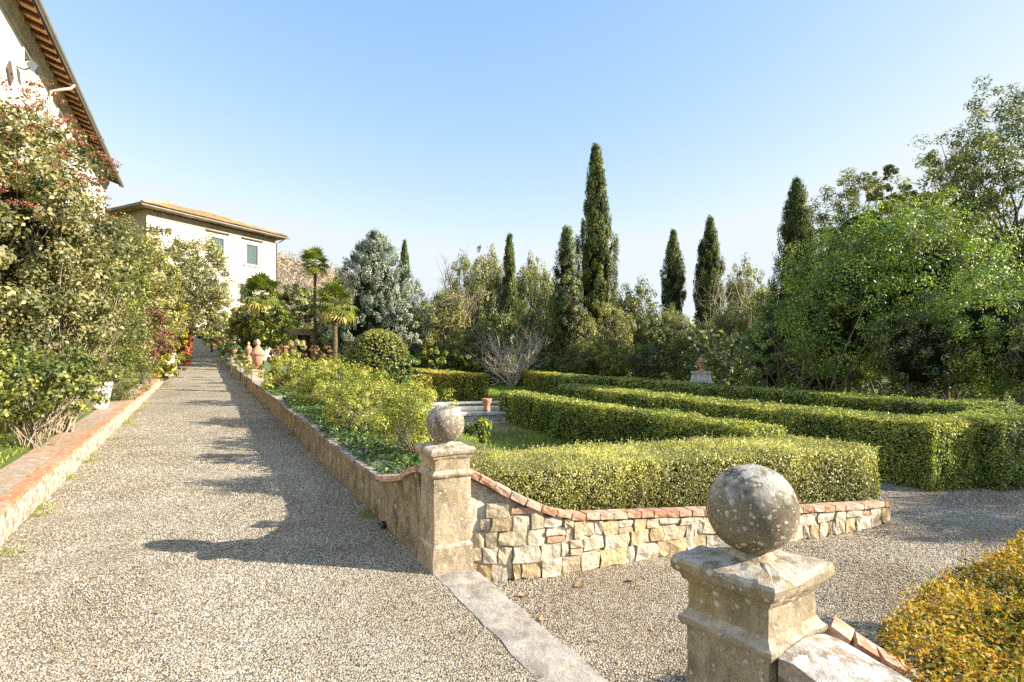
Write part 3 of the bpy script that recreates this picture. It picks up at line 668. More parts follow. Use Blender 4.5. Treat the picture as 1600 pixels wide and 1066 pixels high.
# ================================================================== vegetation
def lpx(Y, k=.0034, lo=.018): return max(lo, k*Y)
def leafobj(name, V, Fq, mat, root, seed, smooth=False):
    r = np.random.default_rng(seed).random(len(Fq))
    return part(name, V, Fq, mat, root, rnd=r, kind='stuff')
def hedge(label, pts, width, ztop, zbot, mat, seed, cover=2.0, k=.0041, lo=.018, loc=None, rough_=.05, rnd_bias=None, endround=.12, group=None, tuft=.035, sprigs=0):
    """clipped hedge along a line: a near-black core with leaves all over its faces. width / ztop may vary per point"""
    rng = np.random.default_rng(seed); P = np.asarray(pts, float); m = len(P)
    W = np.broadcast_to(np.asarray(width, float), (m,)); ZT = np.broadcast_to(np.asarray(ztop, float), (m,)); ZB = np.broadcast_to(np.asarray(zbot, float), (m,))
    L, s = polyline(np.column_stack([P, W, ZT, ZB]), .15); t_ = norm(np.gradient(L[:, :2], axis=0)); nrm = np.stack([-t_[:, 1], t_[:, 0]], 1)
    s = np.concatenate([[0], np.cumsum(np.linalg.norm(np.diff(L[:, :2], axis=0), axis=1))])
    root = thing('clipped_hedge', label, 'hedge', (P[m//2][0], P[m//2][1], float(ZB[m//2])), 0, group)
    # core, near-black so the shade between leaves sits in its colour
    ins = .12; V = []
    for i in range(len(L)):
        e = .10 if i in (0, len(L)-1) else 0; h = L[i, 2]/2-ins-e
        off = t_[i]*(ins+.04)*(1 if i == 0 else -1 if i == len(L)-1 else 0)
        for a, z in ((-h, L[i, 4]-.1), (-h, L[i, 3]-ins-.05), (-h*.8, L[i, 3]-ins), (h*.8, L[i, 3]-ins), (h, L[i, 3]-ins-.05), (h, L[i, 4]-.1)):
            V.append((L[i, 0]+nrm[i, 0]*a+off[0], L[i, 1]+nrm[i, 1]*a+off[1], z))
    c = 6; Fq = [(i*c+j, i*c+j+1, (i+1)*c+j+1, (i+1)*c+j) for i in range(len(L)-1) for j in range(c-1)]+[tuple(range(c))[::-1], tuple((len(L)-1)*c+j for j in range(c))]
    part('shade_core', V, Fq, M['core'], root)
    PP = []; NN = []; LL = []
    camp = np.array([0, 0, CZ])
    def face(a0, a1, fn, length_fn):
        pass
    # sample: u along, v around (0..1 side A bottom->top, 1..2 top, 2..3 side B)
    seg = np.diff(s); H = L[:, 3]-L[:, 4]
    for i in range(len(L)-1):
        ds = seg[i]; Y = max(1.6, L[i, 1]); lf = lpx(Y, k, lo); dens = cover/(.30*lf*lf)
        if abs(L[i, 0]) > Y*1.15+2: dens *= .3
        for fc in range(3):
            ext = H[i] if fc != 1 else L[i, 2]; nf = int(rng.poisson(dens*ds*ext))
            side = -1 if fc == 0 else 1
            mid = np.array([L[i, 0], L[i, 1], (L[i, 3]+L[i, 4])/2])
            n3 = np.array([0, 0, 1.]) if fc == 1 else np.array([nrm[i, 0]*side, nrm[i, 1]*side, 0])
            if np.dot(n3, camp-mid-n3*L[i, 2]/2*(fc != 1)) < -.15: nf = int(nf*.15)
            if nf == 0: continue
            f = rng.random(nf); v = rng.random(nf); cx = L[i, :2]*(1-f[:, None])+L[i+1, :2]*f[:, None]
            if fc == 1: a = (v-.5)*L[i, 2]; z = np.full(nf, L[i, 3])
            else: a = np.full(nf, side*L[i, 2]/2); z = L[i, 4]+v*H[i]
            ni = norm(nrm[i]*(1-f[:, None])+nrm[i+1]*f[:, None]); pt = np.column_stack([cx+ni*a[:, None], z]); PP.append(pt); NN.append(np.tile(n3, (nf, 1))); LL.append(np.full(nf, lf))
    for e, sg in ((0, -1), (len(L)-1, 1)):
        lf = lpx(max(1.6, L[e, 1]), k, lo); nf = int(cover/(.30*lf*lf)*L[e, 2]*H[e])
        a = (rng.random(nf)-.5)*L[e, 2]; z = L[e, 4]+rng.random(nf)*H[e]
        PP.append(np.column_stack([L[e, :2]+nrm[e]*a[:, None], z])); NN.append(np.tile(np.array([*(t_[e]*sg), 0]), (nf, 1))); LL.append(np.full(nf, lf))
    PP = np.concatenate(PP); NN = np.concatenate(NN); LL = np.concatenate(LL)
    # rounded shoulders: pull points near the top edges in, lumpy trimming, small gaps
    lump_ = vn(PP, 2.1, 2)*rough_*2.2+vn(PP, 7, 2)*rough_*1.6
    Zt = np.interp(np.argmin(np.abs(PP[:, None, 0]-L[None, ::3, 0])+np.abs(PP[:, None, 1]-L[None, ::3, 1]), 1) if len(PP) < 1 else 0, [0], [0])
    PP = PP+NN*(lump_+rng.exponential(.012, len(PP))*1.0-.012)[:, None]+rng.normal(0, .010, PP.shape)
    shoot = rng.random(len(PP)) < .05
    PP[shoot] += NN[shoot]*rng.uniform(0, tuft, shoot.sum())[:, None]
    gap = vn(PP, 5.5, 2) > -.37
    PP, NN, LL = PP[gap], NN[gap], LL[gap]
    V, Fq = leaves(PP, NN+np.array([0, 0, .25]), LL, rng, asp=.62, jit=.65)
    if sprigs:        # short growing tips that stand out of the clipped face
        ii = rng.choice(len(PP), sprigs); dS = norm(NN[ii]*.7+np.array([0, 0, .6])+rng.normal(0, .35, (sprigs, 3))); ln = rng.uniform(.02, .06, sprigs)*(1+(rng.random(sprigs) < .08)); m_ = 7
        f_ = np.tile(np.linspace(.15, 1, m_), sprigs)[:, None]; PS = PP[ii].repeat(m_, 0)+dS.repeat(m_, 0)*ln.repeat(m_)[:, None]*f_+rng.normal(0, .004, (sprigs*m_, 3))
        VS, FS = leaves(PS, rng.normal(size=PS.shape)*.6+dS.repeat(m_, 0)*.4, LL[ii].repeat(m_)*.95, rng, asp=.5, jit=.3, dbias=dS.repeat(m_, 0)*2.2)
        Fq = np.concatenate([Fq, FS+len(V)]); V = np.concatenate([V, VS]); PP = np.concatenate([PP, PS])
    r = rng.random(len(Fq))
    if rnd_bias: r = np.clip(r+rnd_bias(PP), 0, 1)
    part('foliage', V, Fq, mat, root, rnd=r, kind='stuff')
    return root
# front hedge above the stone wall
inner = [(-.42, 5.62), (.18, 5.74), (.78, 6.0), (1.38, 6.27), (2.05, 6.53), (2.75, 6.75), (3.42, 6.99), (3.98, 7.28)]
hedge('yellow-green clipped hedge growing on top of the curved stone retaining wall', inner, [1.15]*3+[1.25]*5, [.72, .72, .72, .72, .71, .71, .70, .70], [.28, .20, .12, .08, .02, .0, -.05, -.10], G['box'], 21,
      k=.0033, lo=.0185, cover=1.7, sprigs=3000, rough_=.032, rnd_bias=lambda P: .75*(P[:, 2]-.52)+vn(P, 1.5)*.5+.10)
# second hedge, by the fountain
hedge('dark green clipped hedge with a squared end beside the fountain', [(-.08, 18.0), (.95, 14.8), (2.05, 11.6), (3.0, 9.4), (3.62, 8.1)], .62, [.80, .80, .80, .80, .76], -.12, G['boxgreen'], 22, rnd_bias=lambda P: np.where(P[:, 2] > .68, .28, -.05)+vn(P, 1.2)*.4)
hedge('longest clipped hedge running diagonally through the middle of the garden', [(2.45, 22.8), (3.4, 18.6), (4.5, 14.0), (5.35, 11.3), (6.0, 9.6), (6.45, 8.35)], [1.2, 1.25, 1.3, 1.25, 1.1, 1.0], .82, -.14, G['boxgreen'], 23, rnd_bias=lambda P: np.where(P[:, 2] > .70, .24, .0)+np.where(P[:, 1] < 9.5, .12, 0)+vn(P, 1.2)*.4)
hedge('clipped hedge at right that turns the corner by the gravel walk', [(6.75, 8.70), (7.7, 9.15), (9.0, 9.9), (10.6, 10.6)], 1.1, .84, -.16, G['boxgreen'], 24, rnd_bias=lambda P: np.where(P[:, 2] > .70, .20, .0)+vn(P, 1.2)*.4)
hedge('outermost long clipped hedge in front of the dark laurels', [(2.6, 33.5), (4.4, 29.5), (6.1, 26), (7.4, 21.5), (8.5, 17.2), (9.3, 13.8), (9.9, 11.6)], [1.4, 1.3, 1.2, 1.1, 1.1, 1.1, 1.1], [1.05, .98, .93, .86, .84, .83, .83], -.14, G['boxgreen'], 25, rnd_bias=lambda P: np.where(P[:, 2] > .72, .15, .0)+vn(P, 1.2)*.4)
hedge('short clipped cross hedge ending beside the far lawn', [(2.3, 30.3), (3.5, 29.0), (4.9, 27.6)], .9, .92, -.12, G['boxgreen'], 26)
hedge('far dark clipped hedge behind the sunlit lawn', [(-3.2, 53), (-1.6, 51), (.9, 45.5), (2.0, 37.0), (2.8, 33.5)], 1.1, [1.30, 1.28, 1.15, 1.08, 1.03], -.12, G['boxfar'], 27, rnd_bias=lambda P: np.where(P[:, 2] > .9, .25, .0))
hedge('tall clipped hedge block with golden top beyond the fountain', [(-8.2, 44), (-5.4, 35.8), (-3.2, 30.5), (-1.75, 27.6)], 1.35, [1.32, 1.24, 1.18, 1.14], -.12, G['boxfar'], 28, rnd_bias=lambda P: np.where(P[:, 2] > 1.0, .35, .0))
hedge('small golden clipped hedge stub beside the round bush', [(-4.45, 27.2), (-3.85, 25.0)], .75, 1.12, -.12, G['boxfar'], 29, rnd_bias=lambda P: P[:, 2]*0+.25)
# bronzed hedge, near right corner
hedge('orange and bronze clipped hedge at the lower right beside the nearest pillar', [(1.50, 1.42), (1.86, 1.98), (2.43, 2.46), (3.1, 2.93), (3.9, 3.5)], [.8, 1.0, 1.05, 1.05, 1.05], [.58, .60, .60, .58, .56], [.1]*5, G['orange'], 30, cover=1.75, k=.0078, lo=.020, rough_=.05, sprigs=3600,
      rnd_bias=lambda P: vn(P, 3, 2)*.9+.02, tuft=.06)

def crownpts(center, radii, nclump, per, clump_r, seed, shell=.55, low=-.9, flat=1.0, lumpy=.35, pw=None):
    rng = np.random.default_rng(seed); radii = np.array(radii, float)
    d = norm(rng.normal(size=(nclump*3, 3))); d = d[d[:, 2] > low][:nclump]; n = len(d)
    r = shell+(1-shell)*rng.random(n)**.6
    lump_ = 1+lumpy*2*vn(d*1.7+seed*.37, 1, 2)
    c = center+d*radii*(r*lump_)[:, None]
    idx = np.repeat(np.arange(n), per); sc = clump_r*rng.uniform(.6, 1.25, n)[idx]
    off = norm(rng.normal(size=(len(idx), 3)))*(rng.random(len(idx))**.33)[:, None]*sc[:, None]*np.array([1, 1, flat*.8])
    return c, c[idx]+off, norm(off)*1.0+d[idx]*.6+np.array([0, 0, .35]), rng, idx
def branch_tubes(base, tips, r0, rng, bend=.25, fork=.35, rt=.25):
    base = np.array(base, float); out = []
    for tp in tips:
        tp = np.asarray(tp, float); d = tp-base; L = np.linalg.norm(d); mid = base+d*fork*rng.uniform(.7, 1.2); mid[2] = base[2]+d[2]*rng.uniform(.25, .5)
        mid += rng.normal(0, bend*L*.12, 3); q = base+d*.72+rng.normal(0, bend*L*.12, 3)
        out.append((np.array([base, mid, q, tp]), r0*np.array([1, .7, .42, rt*.5])*rng.uniform(.6, 1)))
    return out
def plant(name, label, cat, base, center, radii, mat, seed, nclump=60, per=60, clump_r=.3, k=.0036, lo=.03, asp=.5, trunk=True, nbr=14, r0=.04, barkm='bark', group=None,
          shell=.5, low=-.95, lumpy=.4, jit=.55, dbias=None, cover=None, leafname='foliage', stems=1, flat=1.0, rbias=None, size=None, core=0, per_=None):
    root = thing(name, label, cat, base, 0, group)
    Y = max(3, center[1]); lf = size or lpx(Y, k, lo)
    c, P, Nn, rng, idx = crownpts(np.array(center, float), radii, nclump, per, clump_r, seed, shell, low, flat, lumpy)
    V, Fq = leaves(P, Nn, lf, rng, asp=asp, jit=jit, dbias=dbias)
    r = np.clip(rng.random(len(Fq))*.85+rng.uniform(-.2, .35, len(c))[idx]+(rbias(P) if rbias else 0), 0, 1)
    part(leafname, V, Fq, mat, root, rnd=r, kind='stuff')
    if core:
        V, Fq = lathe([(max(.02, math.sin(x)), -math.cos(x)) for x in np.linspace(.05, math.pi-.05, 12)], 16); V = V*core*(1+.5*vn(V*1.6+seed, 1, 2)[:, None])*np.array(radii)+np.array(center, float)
        part('inner_shade_mass', V, Fq, M['core'], root)  # dark solid painted in for depth between the leaves
    if trunk:
        b0 = np.array(base, float); tips = c[rng.permutation(len(c))[:nbr]]; T = []
        if stems == 1:
            top = np.array(center, float)+np.array([0, 0, -radii[2]*.25]); top = b0+(top-b0)*.8
            pts = np.array([b0-np.array([0, 0, .15]), b0+(top-b0)*.35+rng.normal(0, .04*radii[0], 3), b0+(top-b0)*.7+rng.normal(0, .05*radii[0], 3), top])
            V, Fq = tubes([(pts, r0*np.array([1.25, 1, .8, .5]))], 7); part('trunk', V, Fq, M[barkm], root, smooth=True)
            T = []
            for tp in tips:
                f = rng.uniform(.45, 1); st_ = b0+(top-b0)*f; T += branch_tubes(st_, [tp], r0*.5, rng)
        else:
            for tp in tips: T += branch_tubes(b0+rng.normal(0, 1, 3)*np.array([.12, .12, 0])*radii[0], [tp], r0, rng)
        V, Fq = tubes(T, 4); part('branches', V, Fq, M[barkm], root, smooth=True, kind='stuff')
    return root
def px(u, vt, vb, Y, hw):
    a = at(u, (vt+vb)/2, Y); s_ = Y/F; return a, (hw*s_, hw*s_, (vb-vt)/2*s_)
def shrub(name, label, u, vt, vb, Y, hw, mat, seed, dens=1.0, cat='shrub', zb=None, clump=.2, lo=.03, k=.0046, yr=None, **kw):
    c, r = px(u, vt, vb, Y, hw); r = list(r)
    if yr: r[1] = yr
    lf = kw.get('size') or lpx(Y, k, lo)*1.06; cr = clump*min(r[0], r[2])
    clump_ = clump*rng_c.uniform(.8, 1.0); cr = clump_*min(r[0], r[2]); per = kw.get('per_') or 64; area = 4*math.pi*((r[0]*r[1])**1.6/3+(r[0]*r[2])**1.6/3+(r[1]*r[2])**1.6/3)**(1/1.6)
    nl = dens*2.0*area/(.28*lf*lf); ncl = max(10, int(nl/per))
    s_, t_ = to_st(c[0], c[1]); z = zb if zb is not None else float(ground_z(np.array(s_), np.array(t_)))
    base = kw.pop('base', None) or (c[0], c[1], min(z, c[2]-r[2]*.3))
    return plant(name, label, cat, base, c, r, mat, seed, nclump=ncl, per=per, clump_r=cr, k=k, lo=lo, **kw)

rng_c = np.random.default_rng(99)
# ---- left bank of the path
shrub('flowering_shrub', 'largest shrub at far left, grey-green leaves with red bud heads, in front of the villa', 8, 150, 650, 9.4, 150, G['photinia'], 41, core=.45, cat='shrub', dens=.85, lo=.082, clump=.16, nbr=120, r0=.022, barkm='barkpale', shell=.35, lumpy=.25, asp=.6)
c_, r_ = px(8, 150, 650, 9.4, 150)
c, P, Nn, rng_, idx = crownpts(c_, np.array(r_)*1.0, 210, 40, .10, 141, .90, .25, .5, .4)
V, Fq = leaves(P, Nn, .032, rng_, asp=.8, jit=1); rt = bpy.data.objects['flowering_shrub']
part('flower_buds', V, Fq, G['flower'], rt, rnd=rng_.random(len(Fq)), kind='stuff')
shrub('flowering_shrub', 'upper rear flowering shrub against the villa wall at far left, behind the largest shrub', 60, 185, 420, 11.5, 85, G['photinia'], 241, core=.4, dens=.6, lo=.07, clump=.16, nbr=30, r0=.02, barkm='barkpale')
shrub('broadleaf_shrub', 'low shrub with round green and yellow leaves overhanging the kerb at far left', 52, 530, 662, 8.3, 85, G['dull'], 42, dens=.5, lo=.06, clump=.3, nbr=60, r0=.012, barkm='barkpale', asp=.8, low=-1, stems=3)
shrub('twiggy_shrub', 'brown twiggy shrub above the low round-leaved shrub at far left', 78, 345, 640, 9.6, 95, G['photinia'], 43, dens=.42, lo=.05, nbr=260, r0=.018, barkm='barkpale', stems=4)
shrub('yellow_green_shrub', 'yellow-green shrub in the middle of the left bank', 174, 350, 560, 15.5, 58, G['dull'], 44, dens=.7, nbr=50, r0=.03, barkm='barkpale')
shrub('olive_shrub', 'olive-green shrub rising behind the yellow-green shrub', 162, 335, 600, 18.5, 76, G['photinia'], 45, dens=.5, nbr=70, r0=.03, barkm='barkpale')
shrub('strap_leaf_shrub', 'lush green narrow-leaved shrub spilling over the kerb beyond the white planter', 186, 515, 640, 15.0, 44, G['dull'], 46, dens=.8, asp=.28, lo=.07, clump=.25, nbr=20, r0=.01, low=-1, stems=3)
shrub('purple_shrub', 'purple-leaved shrub in the left bank beside the path', 226, 478, 572, 21, 36, G['purple'], 47, dens=.8, nbr=30, r0=.015, stems=3)
shrub('green_shrub', 'olive and yellow bush on the left bank behind the purple shrub', 226, 375, 560, 24.5, 48, G['olive2'], 48, dens=.8, nbr=20, r0=.03)
shrub('golden_shrub', 'golden-yellow bush at the far end of the left bank beside the red creeper', 258, 430, 580, 29, 32, G['yellow'], 49, dens=.8, nbr=20, r0=.03)
shrub('edging_shrub', 'small yellow-green mound at the edge of the far left kerb', 258, 548, 600, 24.5, 22, G['yellow'], 50, dens=.8, nbr=10, r0=.01, low=-1, stems=3)
shrub('red_creeper', 'column of red creeper on a post at the left of the far path', 291, 500, 577, 40, 8, G['redcreeper'], 51, cat='creeper', dens=4, clump=.55, nbr=8, r0=.03, barkm='barkred', lumpy=.2, low=-1)
shrub('edging_shrub', 'yellow-green mound at the foot of the red creeper, narrowing the far path', 279, 548, 586, 36, 15, G['dull'], 151, dens=1.2, nbr=8, r0=.02, stems=3, low=-1)
shrub('green_shrub', 'green bush directly behind the red creeper at the end of the left bank', 282, 470, 570, 44, 24, G['greenbush'], 152, dens=1.0, nbr=8, r0=.04)
shrub('magnolia_tree', 'loose tree with bare limbs showing, leaning in front of the far house', 322, 368, 500, 37, 44, G['olive2'], 52, cat='tree', base=(-23.2, 36.5, 2.2), dens=.6, clump=.28, nbr=60, r0=.10, barkm='bark', shell=.45, lumpy=.5, asp=.4)
shrub('evergreen_tree', 'fuller evergreen tree left of the loose tree, beside the far house corner', 262, 352, 520, 33, 50, G['photinia'], 53, cat='tree', base=(-20.5, 31, 1.6), dens=.7, clump=.22, nbr=40, r0=.10)
shrub('spreading_tree', 'low spreading tree in front of the far house over the end of the path', 312, 450, 532, 40, 48, G['olive2'], 54, cat='tree', base=(-25.5, 41.0, 2.4), dens=.8, nbr=60, r0=.06)
# ---- end of the path
shrub('yellow_bush', 'yellow bush at the very end of the gravel path', 322, 508, 548, 54, 22, G['yellow'], 55, dens=.8, nbr=6, r0=.05)
shrub('dark_green_bush', 'dark green bush behind the two small urns at the end of the path', 352, 490, 540, 53, 22, G['ivy'], 56, dens=.8, nbr=6, r0=.05)
shrub('tall_yellow_bush', 'tall yellow-green bush under the far house window', 380, 478, 548, 50, 25, G['yellow'], 57, dens=1.1, nbr=8, r0=.05)
shrub('dark_backing_tree', 'dark evergreen mass directly below the far house right corner', 412, 468, 550, 51.5, 48, G['darkoak'], 157, dens=1.1, nbr=8, r0=.06, cat='tree')
shrub('round_golden_bush', 'rounded golden bush with dark base behind the large lidded urn', 430, 482, 548, 44, 33, G['greenbush'], 58, dens=.9, nbr=8, r0=.06)
shrub('small_golden_bush', 'small bright yellow bush in front of the rounded golden bush', 424, 500, 535, 41.5, 16, G['yellow'], 59, dens=.9, nbr=8, r0=.04)
shrub('dark_tree', 'dark evergreen between the thin palm and the rounded golden bush', 465, 448, 505, 52, 30, G['darkoak'], 60, cat='tree', dens=.9, nbr=8, r0=.1)
shrub('grey_green_bush', 'grey-green bush at the foot of the thin tall palm', 474, 470, 515, 47, 20, G['olive2'], 61, dens=.9, nbr=8, r0=.05)
shrub('dark_laurel_bush', 'dark bush behind the broad palm', 520, 500, 560, 48, 34, G['darkoak'], 62, dens=.9, nbr=8, r0=.06)
# ---- bed on the right of the path
for i, (u, vt, vb, Y, hw, lab) in enumerate((
        (455, 556, 632, 17.5, 46, 'furthest lime-green shrub in the bed beside the long path, nearest the lidded urn'),
        (520, 562, 655, 13.2, 55, 'second lime-green shrub from the lidded urn in the bed beside the path'),
        (580, 578, 680, 10.4, 60, 'third lime-green shrub from the urn, with pale bare stems below'),
        (648, 600, 735, 7.2, 66, 'lime-green shrub right behind the stone gate pillar'),
        (560, 605, 700, 8.9, 50, 'low lime-green shrub leaning over the path wall, second from the gate pillar'))):
    c, r = px(u, vt, vb, Y, hw)
    shrub('leafy_shrub', lab, u, vt, vb, Y, hw, G['peony'], 70+i, dens=.62, lo=.034, clump=.22, nbr=110, r0=.010, barkm='barkpale', low=-.25, asp=.42, stems=5, lumpy=.6, group='lime-green shrubs in the path-side bed', zb=float(ppath(to_st(c[0], c[1])[0]))+.32)
def carpet(name, label, cat, pts_s, pts_t, hgt, mat, seed, lf, n, zoff=.36, asp=.6, jit=.8, dbias=None, zfun=None):
    rng = np.random.default_rng(seed); s = rng.uniform(*pts_s, n); t = rng.uniform(*pts_t, n)
    X = P0[0]+s*p2[0]+t*n2[0]; Yv = P0[1]+s*p2[1]+t*n2[1]; base = (zfun(s, t) if zfun else ppath(s)+zoff)
    hm = hgt*np.clip(.6+1.6*vn(np.stack([s*1.2, t*2.2, s*0+seed], -1), 1, 2), .05, 1.3); z = base+hm*np.sqrt(rng.random(n))
    P = np.stack([X, Yv, z], 1); V, Fq = leaves(P, np.tile([0, 0, 1.], (n, 1)), lf, rng, asp=asp, jit=jit, dbias=dbias)
    o = part(name, V, Fq, mat, None, rnd=rng.random(len(Fq))); props(o, label, cat); o['kind'] = 'stuff'; return o
carpet('ground_cover', 'dark green ivy ground cover lying along the right path wall', 'ground cover', (1.3, 16), (.02, 1.5), .22, G['ivy'], 81, .055, 24000, zoff=.40)
carpet('leaf_litter', 'dry leaf litter among the stems of the path-side bed', 'leaves', (1, 22), (.3, 1.9), .05, G['heather'], 82, .05, 9000)
shrub('leafy_sprig', 'drooping green leafy sprig just right of the ball on the farther pillar', 752, 655, 690, 5.5, 20, G['greenbush'], 83, dens=.5, lo=.07, asp=.3, clump=.5, nbr=8, r0=.005, cat='plant', dbias=np.array([0, 0, -1.5]), stems=3, zb=.35)
shrub('round_clipped_bush', 'large rounded clipped bush behind the lime-green shrubs', 590, 515, 640, 20.5, 51, G['dull'], 84, dens=1.2, k=.0042, shell=.965, lumpy=.11, clump=.05, per_=4, core=.88, nbr=8, r0=.06, cat='bush', rbias=lambda P: .2*(P[:, 2]-1.5))
shrub('dark_side_bush', 'dark green bush filling the shade at the right of the round clipped bush', 636, 555, 622, 19, 22, G['ivy'], 85, dens=.9, nbr=8, r0=.03)
shrub('blue_green_bush', 'small dark blue-green bush beside the path beyond the lidded urn', 362, 526, 574, 30, 19, G['ivy'], 86, dens=.9, nbr=6, r0=.02, size=.16, asp=.25)
shrub('rusty_shrub', 'rust-red low shrub left of the far small urns', 345, 528, 550, 40, 18, G['heather'], 87, dens=.9, nbr=6, r0=.02)
shrub('rusty_heather', 'rust-coloured low heather to the right of the lidded urn', 438, 540, 572, 26, 28, G['heather'], 88, dens=.9, nbr=6, r0=.02, cat='shrub')
shrub('dry_grass_clump', 'straw-coloured dry grass clump behind the rusty heather', 462, 532, 556, 33, 18, G['drygrass'], 89, dens=.7, asp=.15, size=.35, nbr=6, r0=.02, cat='grass clump', dbias=np.array([0, 0, 2.]))
shrub('straggly_plant', 'small orange and green plant at the foot of the lidded urn, path side', 385, 556, 592, 24, 13, G['yellow'], 90, dens=.7, nbr=6, r0=.02, cat='plant')
shrub('agave_mound', 'grey-green mound beyond the straggly plant along the path wall', 375, 552, 575, 28, 12, G['olive2'], 91, dens=.9, nbr=6, r0=.02, cat='plant')
shrub('rusty_ground_shrub', 'low russet shrub between heather and clipped round bush', 500, 540, 562, 28, 28, G['heather'], 92, dens=.7, nbr=6, r0=.02)
shrub('ivy_mound', 'long ivy-covered mound behind the golden-topped hedge', 680, 543, 590, 44, 66, G['greenbush'], 93, dens=.9, nbr=6, r0=.03, cat='shrub', yr=2.0)
shrub('low_dark_bush', 'low blackish bush behind the far lawn hedge', 870, 560, 595, 47, 48, G['ivy'], 94, dens=.9, nbr=6, r0=.03, yr=2.0)

# ---- blue-green conifer
def conifer(name, label, u, vt, vb, Y, hw, mat, seed, prof, group=None, nclump=260, per=46, cr=.32, k=.0036, trunk_r=.16, asp=.34, up=1.6, out=.5, rag=.10, gapn=0):
    rng = np.random.default_rng(seed); b = at(u, vb, Y); H = (vb-vt)*Y/F; R = hw*Y/F; inr = .52 if 'blue' in name else .68
    root = thing(name, label, 'tree', b, 0, group)
    h = rng.random(nclump)**(1.25 if 'blue' in name else .9); ang = rng.uniform(0, 2*math.pi, nclump); rr = np.array([prof(x) for x in h])*R*(1-rag+2*rag*rng.random(nclump))*np.where(rng.random(nclump) < .3, .75, 1)
    c = np.stack([b[0]+rr*np.cos(ang), b[1]+rr*np.sin(ang), b[2]+h*H], 1)
    idx = np.repeat(np.arange(nclump), per); s = cr*rng.uniform(.7, 1.3, nclump)[idx]
    off = norm(rng.normal(size=(len(idx), 3)))*(rng.random(len(idx))**.4)[:, None]*np.array([.42, .42, .42*up])*s[:, None]
    od = np.stack([np.cos(ang), np.sin(ang), 0*ang], 1)[idx]; P = c[idx]+off+od*(off[:, 2:3]*.25*out)
    V, Fq = leaves(P, norm(off)*.7+od+np.array([0, 0, .3]), lpx(Y, k)*1.35, rng, asp=asp*.72, jit=.45, dbias=np.array([0, 0, up])+od*out)
    part('crown', V, Fq, mat, root, rnd=np.clip(rng.random(len(Fq))*.7+rng.uniform(-.15, .45, nclump)[idx], 0, 1), kind='stuff')
    z = np.linspace(-.3, H*.9, 6); V, Fq = tubes([(np.stack([b[0]+0*z, b[1]+0*z, b[2]+z], 1), trunk_r*(1-z/H*.85))], 7); part('trunk', V, Fq, M['bark'], root, smooth=True)
    # dark solid mass, the crown's inner shade put into its colour
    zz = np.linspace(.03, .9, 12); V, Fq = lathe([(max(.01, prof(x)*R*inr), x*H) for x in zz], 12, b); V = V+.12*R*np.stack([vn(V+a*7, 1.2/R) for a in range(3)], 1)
    part('inner_shade_mass', V, Fq, M['core'], root)
    return root
conifer('blue_conifer', 'broad blue-green conifer between the palms and the bare trees', 586, 366, 560, 46, 77, G['cedar'], 101, lambda h: math.sin(min(1, (1-h)*1.25)*math.pi/2)**.8*(.55+.45*min(1, h*4+.3)), nclump=900, per=46, cr=.66, trunk_r=.25, up=1.5, out=1.3, rag=.13)
shrub('blue_conifer_skirt', 'low spreading grey-blue conifer at the right foot of the broad blue-green conifer', 632, 470, 545, 43, 26, G['cedar'], 102, dens=.8, cat='tree', nbr=8, r0=.1)
cyp = lambda h: (min(1, (1-h)*3.2)**.75)*(.72+.28*min(1, h*3)) if h < .999 else 0.02
slim = lambda h: (min(1, (1-h)*2.2)**.9)*(.85+.15*min(1, h*3)) if h < .999 else .02
cone = lambda h: (1-h)**.7*(.9+.1*h)+.01
conifer('cypress_tree', 'tallest cypress, a dark column rising highest above the wood', 931, 232, 520, 45, 31, G['cyp'], 103, lambda h: ((1-h)*1.6)**.75*.8+.05 if h > .5 else .9+.1*min(1, h*2), nclump=520, per=56, cr=.50, up=2.4, rag=.09)
conifer('cypress_tree', 'slender olive-gold cypress standing above the bare pink shrub', 796, 371, 520, 50, 14, G['cyp'], 104, cone, nclump=200, per=56, cr=.5, up=2.4)
conifer('cypress_tree', 'thin distant cypress just right of the blue-green conifer', 632, 380, 470, 75, 6.5, G['cyp'], 105, slim, nclump=120, per=54, cr=.5, up=2.4)
conifer('cypress_tree', 'small blunt cypress between the tallest one and the paired one', 1052, 366, 500, 52, 16, G['cyp'], 106, slim, nclump=220, per=54, cr=.55, up=2.2)
conifer('cypress_tree', 'cypress with a smaller spire fused to its left side', 1110, 344, 520, 50, 18, G['cyp'], 107, slim, nclump=280, per=54, cr=.55, up=2.3)
conifer('cypress_tree', 'short spire against the left side of the paired cypress', 1096, 382, 520, 50.5, 9, G['cyp'], 108, slim, nclump=120, per=54, cr=.5, up=2.3)
conifer('cypress_tree', 'broad conical cypress rising over the laurels at right', 1245, 286, 520, 38, 42, G['cyp'], 109, lambda h: ((1-h)**.62), nclump=480, per=56, cr=.55, up=1.8, rag=.12)
conifer('cypress_tree', 'ragged loose conifer directly left of the tallest cypress', 886, 357, 520, 43, 30, G['darkoak'], 110, lambda h: ((1-h)**.7)*.9+.05, nclump=260, per=54, cr=.55, up=1.3, rag=.25)

